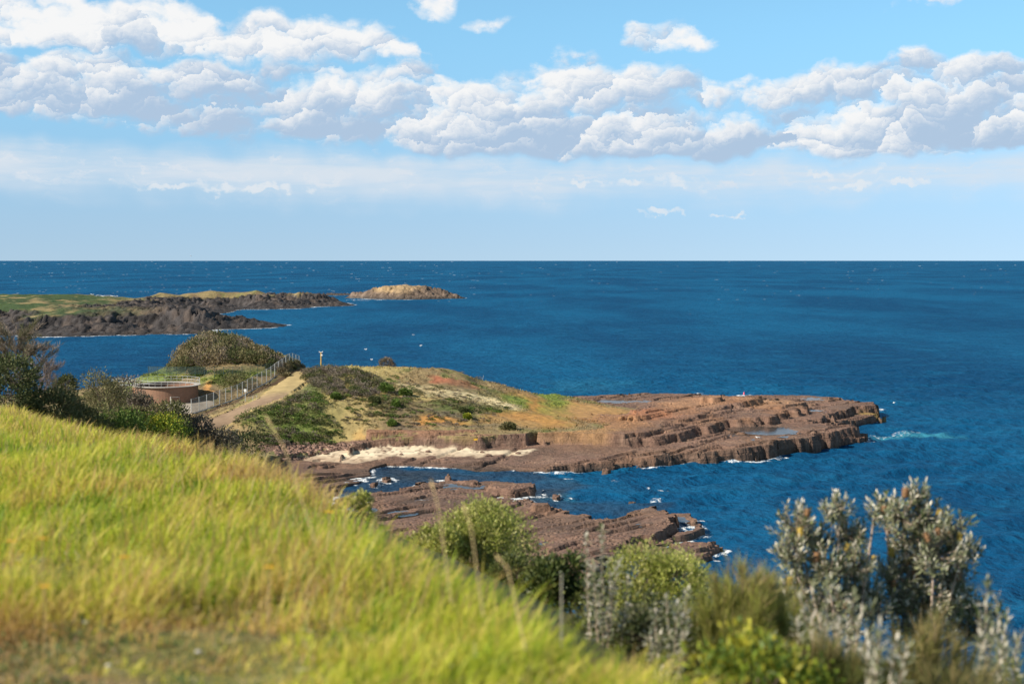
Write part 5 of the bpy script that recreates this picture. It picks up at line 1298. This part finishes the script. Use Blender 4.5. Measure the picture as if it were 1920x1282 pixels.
# ================================================================== THINGS
def brick_tank():
    Yf = 204.8; zb = at(311, 758, Yf)[2]; ztop = at(311, 727, Yf)[2]; hgt = ztop - zb; Yc = Yf + 4.6; xc = (309.5 - CX) / F * Yc
    root = tag(empty('water_tank', (xc, Yc, zb)), 'round brown brick tank with a pale railing below the scrubby mound', 'tank')
    w = MB(); n = 64
    w.lathe([(4.6, -.4), (4.6, hgt), (4.25, hgt), (4.25, hgt - 1.0)], n); w.f = w.f[:-2]; w.build('wall', M['brick'], root)
    MB().lathe([(4.24, hgt - .9), (4.24, hgt - .75)], n).build('water_surface', M['pool'], root)
    d = MB(); d.lathe([(4.15, hgt + .003), (4.95, hgt + .003), (4.95, hgt + .09), (4.15, hgt + .09)], n); d.f = d.f[:-2]; d.f += [[k, (k + 1) % n, (k + 1) % n + 3 * n, k + 3 * n][::-1] for k in range(n)]
    d.build('walkway', M['concrete'], root)
    r = MB()
    for k in range(34):
        a = 2 * math.pi * k / 34; r.tube([(4.85 * math.cos(a), 4.85 * math.sin(a), hgt + .14), (4.85 * math.cos(a), 4.85 * math.sin(a), hgt + .95)], .022, 5)
    for zz_ in (.55, .95):
        r.tube([(4.85 * math.cos(2 * math.pi * k / 48), 4.85 * math.sin(2 * math.pi * k / 48), hgt + zz_) for k in range(49)], .022, 5)
    r.build('railing', M['galv'], root)
    # gate against the wall, right of the middle
    g = MB(); a = math.radians(-62); gx_, gy_ = 4.72 * math.cos(a), 4.72 * math.sin(a)
    g.box((gx_ - .55, gy_ - .22, .55), (.16, .16, 1.1)); g.build('gate_post', M['concrete'], root)
    g = MB(); g.tube([(gx_ - .4, gy_ - .1, .1), (gx_ - .4, gy_ - .1, 1.0), (gx_ + .6, gy_ + .35, 1.0), (gx_ + .6, gy_ + .35, .1), (gx_ - .4, gy_ - .1, .1)], .03, 5); g.build('gate', M['galv'], root)
    p = MB(); p.box((-4.35, -1.5, hgt / 2 - .1), (.45, .45, hgt - .2)); p.build('pier', flat_mat('pale_brick', (.45, .26, .15), .9, .2, 4), root)
    # footbridge to the left
    br = tag(empty('footbridge', (xc - 4.95, Yc - .8, zb)), 'pale railed footbridge leading left from the brick tank', 'footbridge')
    MB().box((-1.4, 0, hgt + .07), (2.8, 1.1, .12)).build('deck', M['white'], br)
    rl = MB()
    for sy in (-.5, .5):
        for zz_ in (.6, 1.05): rl.tube([(-2.8, sy, hgt + zz_ - .1), (0, sy, hgt + zz_)], .035, 5)
        for k in range(5): rl.tube([(-2.8 + .68 * k, sy, hgt + .1), (-2.8 + .68 * k, sy, hgt + 1.0)], .03, 5)
    rl.build('railing', M['galv'], br)
    sup = MB(); sup.box((-2.6, 0, hgt / 2 - .2), (.25, .8, hgt - .05 + .3)); sup.build('support', M['concrete'], br)
    x, y, z = place(222, 195); zt = at(222, 743, 195)[2]
    o = tag(empty('pipe_rack', (x, y, zt - 1.0)), 'ochre timber beam on posts left of the tank', 'beam')
    MB().box((0, 0, 1.0), (1.9, .22, .28)).build('beam', M['timber'], o)
    for dx_ in (-.8, 0, .8): MB().box((dx_, 0, .3), (.12, .12, 1.1)).build('post', M['timber'], o)
    x, y, z = place(165, 228); zt = at(165, 733, 228)[2]
    o = tag(empty('shed', (x, y, zt - 1.6)), 'low pale shed half hidden behind the twisted tree', 'shed')
    MB().box((0, 0, .6), (3.2, 2.2, 1.6)).build('wall', M['concrete'], o); MB().box((0, 0, 1.5), (3.6, 2.6, .16)).build('roof', M['timber'], o)
brick_tank()

def fence(pts, posts, h, postm, netm, railm, nm, lab, r=.04, base=True, group=None):
    """pts: polyline of ground points, posts: number of posts"""
    seg = np.cumsum([0] + [math.dist(a[:2], b[:2]) for a, b in zip(pts[:-1], pts[1:])]); tot = seg[-1]
    def P_(s):
        x = np.interp(s, seg, [p[0] for p in pts]); y = np.interp(s, seg, [p[1] for p in pts]); return np.array((x, y, np.interp(s, seg, [p[2] for p in pts])))
    o0 = P_(0); root = tag(empty(nm, tuple(o0)), lab, 'fence', group)
    for k in range(posts):
        p = P_(tot * k / (posts - 1)) - o0; MB().tube([p + np.array((0, 0, -.5)), p + np.array((0, 0, h + .05))], r, 6).build('post', M[postm], root)
    line = [P_(tot * k / 40) - o0 for k in range(41)]
    v = [l + np.array((0, 0, -.05)) for l in line] + [l + np.array((0, 0, h)) for l in line]
    mesh_np('netting', np.array(v), np.array([(k, k + 1, k + 42, k + 41) for k in range(40)]), M[netm], root)
    MB().tube([l + np.array((0, 0, h)) for l in line], .022, 5).build('top_rail', M[railm], root)
    if base:
        mb = MB(); mb.tube([l + np.array((0, -.08, .06)) for l in line], .11, 4); mb.build('kerb', M['concrete'], root)
    return root
fw = [at(359, 787, 195.5), at(395, 771, 199), at(447, 750, 206), at(506, 723, 216), at(546, 702, 225), at(561, 694, 229)]
for q in fw:
    pass
FW = [(a, b, ground(a, b)) for (a, b, c) in fw]
fence(FW, 23, 2.1, 'galv', 'net', 'galv', 'wire_fence', 'long pale wire fence climbing beside the bare path to the top of the headland', .05)
G2 = [(q[0], q[1], q[2]) for q in (at(278, 700, 215), at(340, 701, 215), at(400, 701, 216), at(460, 699, 218), at(530, 692, 223), at(556, 687, 228))]
fence(G2, 20, 1.05, 'greensteel', 'netgreen', 'greensteel', 'mesh_fence', 'green mesh fence running level along the foot of the scrubby mound', .035, False)

def sign_post(px, py_base, Y, h, bw, bh, lab, postm='galv', nm='sign_post'):
    x = (px - CX) / F * Y; z = ground(x, Y); o = tag(empty(nm, (x, Y, z)), lab, 'sign')
    MB().tube([(0, 0, -.3), (0, 0, h)], .05, 6).build('post', M[postm], o); MB().box((0, -.07, h - bh / 2), (bw, .03, bh)).build('board', M['white'], o); return o
sign_post(458, 757, 202, 1.75, .36, .42, 'small white sign on a pale post beside the path')
sign_post(579.5, 685, 234, 1.15, .42, .28, 'white sign on a thin post at the top of the headland, beside the yellow mast')
def mast():
    Y = 233.; x = (601 - CX) / F * Y; z = ground(x, Y); zt = at(601, 659.5, Y)[2]; h = zt - z
    o = tag(empty('mast', (x, Y, z)), 'yellow mast with white instruments on a pale base at the top of the headland', 'mast')
    MB().box((0, 0, .02), (.55, .55, .36)).build('base', M['concrete'], o); MB().tube([(0, 0, .2), (0, 0, h - .1)], [.10, .075], 8).build('pole', M['yellow'], o)
    MB().box((0, 0, h - .05), (.62, .10, .09)).tube([(-.28, 0, h), (-.28, 0, h + .12)], .05, 6).tube([(.28, 0, h), (.28, 0, h + .12)], .05, 6).build('crossarm', M['white'], o)
    MB().box((.14, -.12, h - .52), (.22, .16, .28)).build('instrument_box', M['white'], o)
mast()
# low handrails beside the path sign
for k, (px, lab) in enumerate([(468, 'low grey handrail at the edge of the path, nearer the white sign'), (476, 'low grey handrail at the edge of the path, farther from the white sign')]):
    x, y, z = place(px, 201.5); o = tag(empty('handrail', (x, y, z)), lab, 'handrail', 'low handrails beside the path')
    mb = MB(); mb.tube([(-.25, 0, -.2), (-.25, 0, .62), (.25, .1, .66), (.25, .1, -.2)], .025, 5); mb.build('rail', M['galv'], o)
h_ = hit(892, 825); o = MB().box((0, 0, 0), (.52, .05, .34)).build('warning_sign', M['yellow']); o.location = (h_[0], h_[1] - .25, at(892, 824, h_[1])[2]); tag(o, 'small yellow sign fixed to the brown cliff above the sand', 'sign')
q = onz(1395, 739, 0); o = tag(empty('marker_buoy', q), 'small pink marker buoy on the water just beyond the reef', 'buoy')
MB().lathe([(.08, -.1), (.16, .05), (.15, .17), (.07, .38), (.03, .42)], 10).build('float', M['pink'], o); MB().tube([(0, 0, .4), (0, 0, .6)], .02, 5).build('staff', M['pink'], o)
x, y, z = place(902, 231); o = MB().tube([(0, 0, -.1), (.15, 0, 1.2), (.42, 0, 2.3)], [.03, .022, .012], 5).build('fishing_rod', M['white']); o.location = (x, y, z); tag(o, 'thin pale fishing rod standing up on the skyline of the point', 'fishing rod')

# boulders on the sand
ROCKS = [(803, 848, .30, 'brown boulder on the sand below the cliff'), (752, 853, .22, 'small dark stone on the wet sand'), (860, 843, .28, 'brown stone close under the cliff, left of the yellow sign'), (904, 849, .26, 'brown stone on the sand right of the yellow sign'), (916, 855, .34, 'flat brown boulder at the lower edge of the sand'),
         (971, 851, .30, 'brown boulder by the open notch in the cliff'), (612, 851, .34, 'dark boulder where the rubble meets the sand'), (650, 841, .30, 'brown boulder at the top of the sand'), (590, 838, .36, 'large brown boulder in the rubble'), (720, 846, .16, 'little stone in the middle of the pale sand')]
for k, (px, py, r, lab) in enumerate(ROCKS):
    h_ = hit(px, py); rng = np.random.RandomState(300 + k); bm = MB(); bm.lathe([(.3, -.5), (.9, -.3), (1.05, .1), (.8, .55), (.3, .8)], 9)
    v = np.array(bm.v) * r * np.array((1.2, .95, .75)); v = v * (1 + rng.uniform(-.18, .18, (len(v), 1))) + rng.normal(0, .06 * r, v.shape); bm.v = [tuple(q) for q in v]
    me_o = bm.build('boulder', flat_mat('boulder_rock', (.17, .105, .075), .9, .4, 3, bumps=.05)); me_o.location = (h_[0], h_[1], h_[2] + r * .2); tag(me_o, lab, 'boulder', 'boulders on the little beach')

# gulls
def gull_meshes():
    b = MB(); b.lathe([(.012, -.20), (.045, -.14), (.075, -.02), (.072, .08), (.045, .15), (.036, .18), (.042, .215), (.034, .25), (.012, .27)], 10, axis='X'); v = []
    for (x, y, z) in b.v: v.append((x, y, z + (.085 * max(0, (x - .08) / .15) if x > .08 else 0)))
    b.v = v; b.tube([(.26, 0, .10), (.31, 0, .09)], [.012, .003], 5); b.tube([(.0, .03, -.06), (.0, .03, -.16)], .008, 4); b.tube([(.0, -.03, -.06), (.0, -.03, -.16)], .008, 4); return b
def gull(px, py, lab, group, z=None, mul=1.0, fly=False, Y=None):
    if Y: q = at(px, py, Y)
    elif z is None: q = onz(px, py, .05)
    else: q = (0, 0, 0)
    root = tag(empty('gull', q, random.uniform(-.6, .6) + (math.pi if random.random() < .5 else 0)), lab, 'gull', group); root.scale = (mul,) * 3
    b = gull_meshes().build('body', M['bird'], root, True)
    for s_ in (-1, 1):
        w = MB()
        if fly: w.poly([(.10, s_ * .05, .03), (-.07, s_ * .05, .03), (-.05, s_ * .30, .12), (.10, s_ * .28, .13)]).poly([(.10, s_ * .28, .13), (-.05, s_ * .30, .12), (-.12, s_ * .58, .05), (-.04, s_ * .60, .05)])
        else: w.tube([(.08, s_ * .06, .03), (-.08, s_ * .065, .02), (-.24, s_ * .02, .0)], [.02, .045, .008], 6)
        w.build('wing', M['bird' if fly else 'birdgrey'], root)
    return root
gull(686, 655, 'white gull flying low over the blue bay, right of the yellow mast', 'gulls over the bay', fly=True, Y=260)
gull(789, 648, 'white gull flying over the bay, right of the one nearest the yellow mast', 'gulls over the bay', fly=True, Y=260)
gull(697, 674, 'white gull flying just above the skyline left of the round grey bush', 'gulls over the bay', fly=True, Y=255)
gull(775, 628, 'white gull flying highest over the bay', 'gulls over the bay', fly=True, Y=290)
gull(1676, 755, 'white gull flying past the seaward tip of the reef', 'gulls over the bay', fly=True, Y=250)
gull(358, 480, 'far bird flying just above the horizon', 'gulls over the bay', fly=True, Y=420, mul=1.2)
for (px, lab) in [(1420, 'white gull standing on the long reef near the pools, the left of a pair'), (1424.5, 'white gull standing on the long reef near the pools, the right of a pair')]:
    h_ = hit(px, 822); r_ = gull(px, 822, lab, 'pair of gulls on the reef', z=0); r_.location = (h_[0], h_[1], h_[2] + .16)
proto = gull_meshes().build('gull', M['bird'], None, True); rng = np.random.RandomState(12)
FLOCK = [(172 + k * 2.1 + rng.uniform(-.8, .8), rng.uniform(0, 1)) for k in range(24)]
for k, (px, u) in enumerate(FLOCK):
    g_o = proto if k == 0 else proto.copy()
    if k: COL.objects.link(g_o)
    Yb = 696 + u * 8; xb_ = (px - CX) / F * Yb; i = int((xb_ - FX[0, 0]) / .55); j = int((Yb - FY[0, 0]) / 1.4)
    g_o.location = (xb_, Yb, FZ[j, i] + .4); g_o.scale = (1.6, 1.6, 2.0); g_o.rotation_euler = (0, 0, rng.uniform(0, 6))
    tag(g_o, 'white gull in the flock resting on the grassy crest of the distant point', 'gull', 'flock of gulls on the distant point')

# dry stalks and the stake in the near grass
def stalk(base, top, Y, lab, r=.0038):
    b = at(base[0], base[1], Y); t = at(top[0], top[1], Y + .5); o = tag(empty('grass_stalk', b), lab, 'stalk', 'tall dry stalks above the near grass')
    d = np.array(t) - np.array(b); MB().tube([(0, 0, -.3), tuple(d * .5 + np.array((d[0] * .08, 0, .03))), tuple(d)], [r, r * .8, r * .5], 5).build('stem', M['stalk'], o)
    sh = MB(); e = d * .93
    sh.tube([tuple(d * .84), tuple(d * .92), tuple(d * 1.02)], [.003, .007, .0015], 6); sh.build('seed_head', M['stalk'], o)
stalk((592, 926), (497, 778), 8.5, 'tall dry stalk leaning left across the beach')
stalk((846, 1032), (808, 900), 8.0, 'tall dry stalk in front of the large yellow green bush, the left of two')
stalk((906, 1052), (868, 945), 7.6, 'tall dry stalk in front of the large yellow green bush, the right of two')
stalk((985, 1112), (930, 1040), 7.4, 'short dry stalk right of the tall pair')
b = at(1053, 1150, 9.0); o = MB().tube([(0, 0, -.4), (0, 0, .26)], [.006, .005], 6).build('stake', flat_mat('grey_stake', (.40, .36, .28), .9, .3, 12)); o.location = b; tag(o, 'thin grey wooden stake standing in the grass by the dark bush', 'stake')
# yellow daisies and pale stones in the short grass low on the left
def daisy(px, py, Y, lab, r=.035):
    x = (px - CX) / F * Y; z = hzf(x, Y); zt = max(at(px, py, Y)[2], z + .1); o = tag(empty('yellow_flower', (x, Y, z)), lab, 'flower', 'yellow flowers in the grass'); h = zt - z
    MB().tube([(0, 0, -.05), (.01, 0, h)], .003, 5).build('stem', M['stalk'], o); p = MB()
    for k in range(12):
        a = 2 * math.pi * k / 12; c_, s_ = math.cos(a), math.sin(a); p.poly([(.01 + c_ * .006, s_ * .006, h), (.01 + c_ * r * .6 - s_ * .007, s_ * r * .6 + c_ * .007, h + .008), (.01 + c_ * r, s_ * r, h + .004), (.01 + c_ * r * .6 + s_ * .007, s_ * r * .6 - c_ * .007, h + .008)])
    p.build('petals', flat_mat('yellow_petal', (.72, .40, .02), .6, .15, 30), o)
for (px, py, Y, lab) in [(68, 1010, 9.5, 'yellow flower low on the left, the brightest one'), (8, 1015, 9.4, 'yellow flower at the very left edge'), (496, 1064, 8.6, 'yellow flower in the middle of the near grass'), (222, 1045, 9.0, 'yellow flower right of the brightest yellow flower'), (70, 1100, 8.0, 'yellow flower above the bare ground at the lower left'), (612, 960, 12, 'yellow flower near the crest of the near grass')]:
    daisy(px, py, Y, lab, .04 if Y < 11 else .05)
for k, (px, py, r, lab) in enumerate([(160, 1170, .021, 'pale round stone on the bare ground at the lower left'), (372, 1226, .018, 'pale stone in the grass near the bottom of the picture'), (204, 1251, .016, 'small pale stone at the bottom left'), (54, 1080, .018, 'pale stone near the left edge')]):
    rr_ = ray(px, py); yy = 5.
    for yy in np.arange(3, 14, .03):
        t = yy / rr_[1]
        if H + rr_[2] * t <= hzf(rr_[0] * t, yy) + .05: break
    x = rr_[0] * yy / rr_[1]; bm = MB().lathe([(.3, -.5), (.9, -.3), (1, .1), (.7, .55), (.2, .75)], 9); bm.v = [(a * r * 1.2, b_ * r, c_ * r * .8) for (a, b_, c_) in bm.v]
    o = bm.build('stone', flat_mat('pale_stone', (.42, .40, .36), .8, .15, 20), None, True); o.location = (x, yy, hzf(x, yy) + .06); tag(o, lab, 'stone', 'pale stones in the short grass')
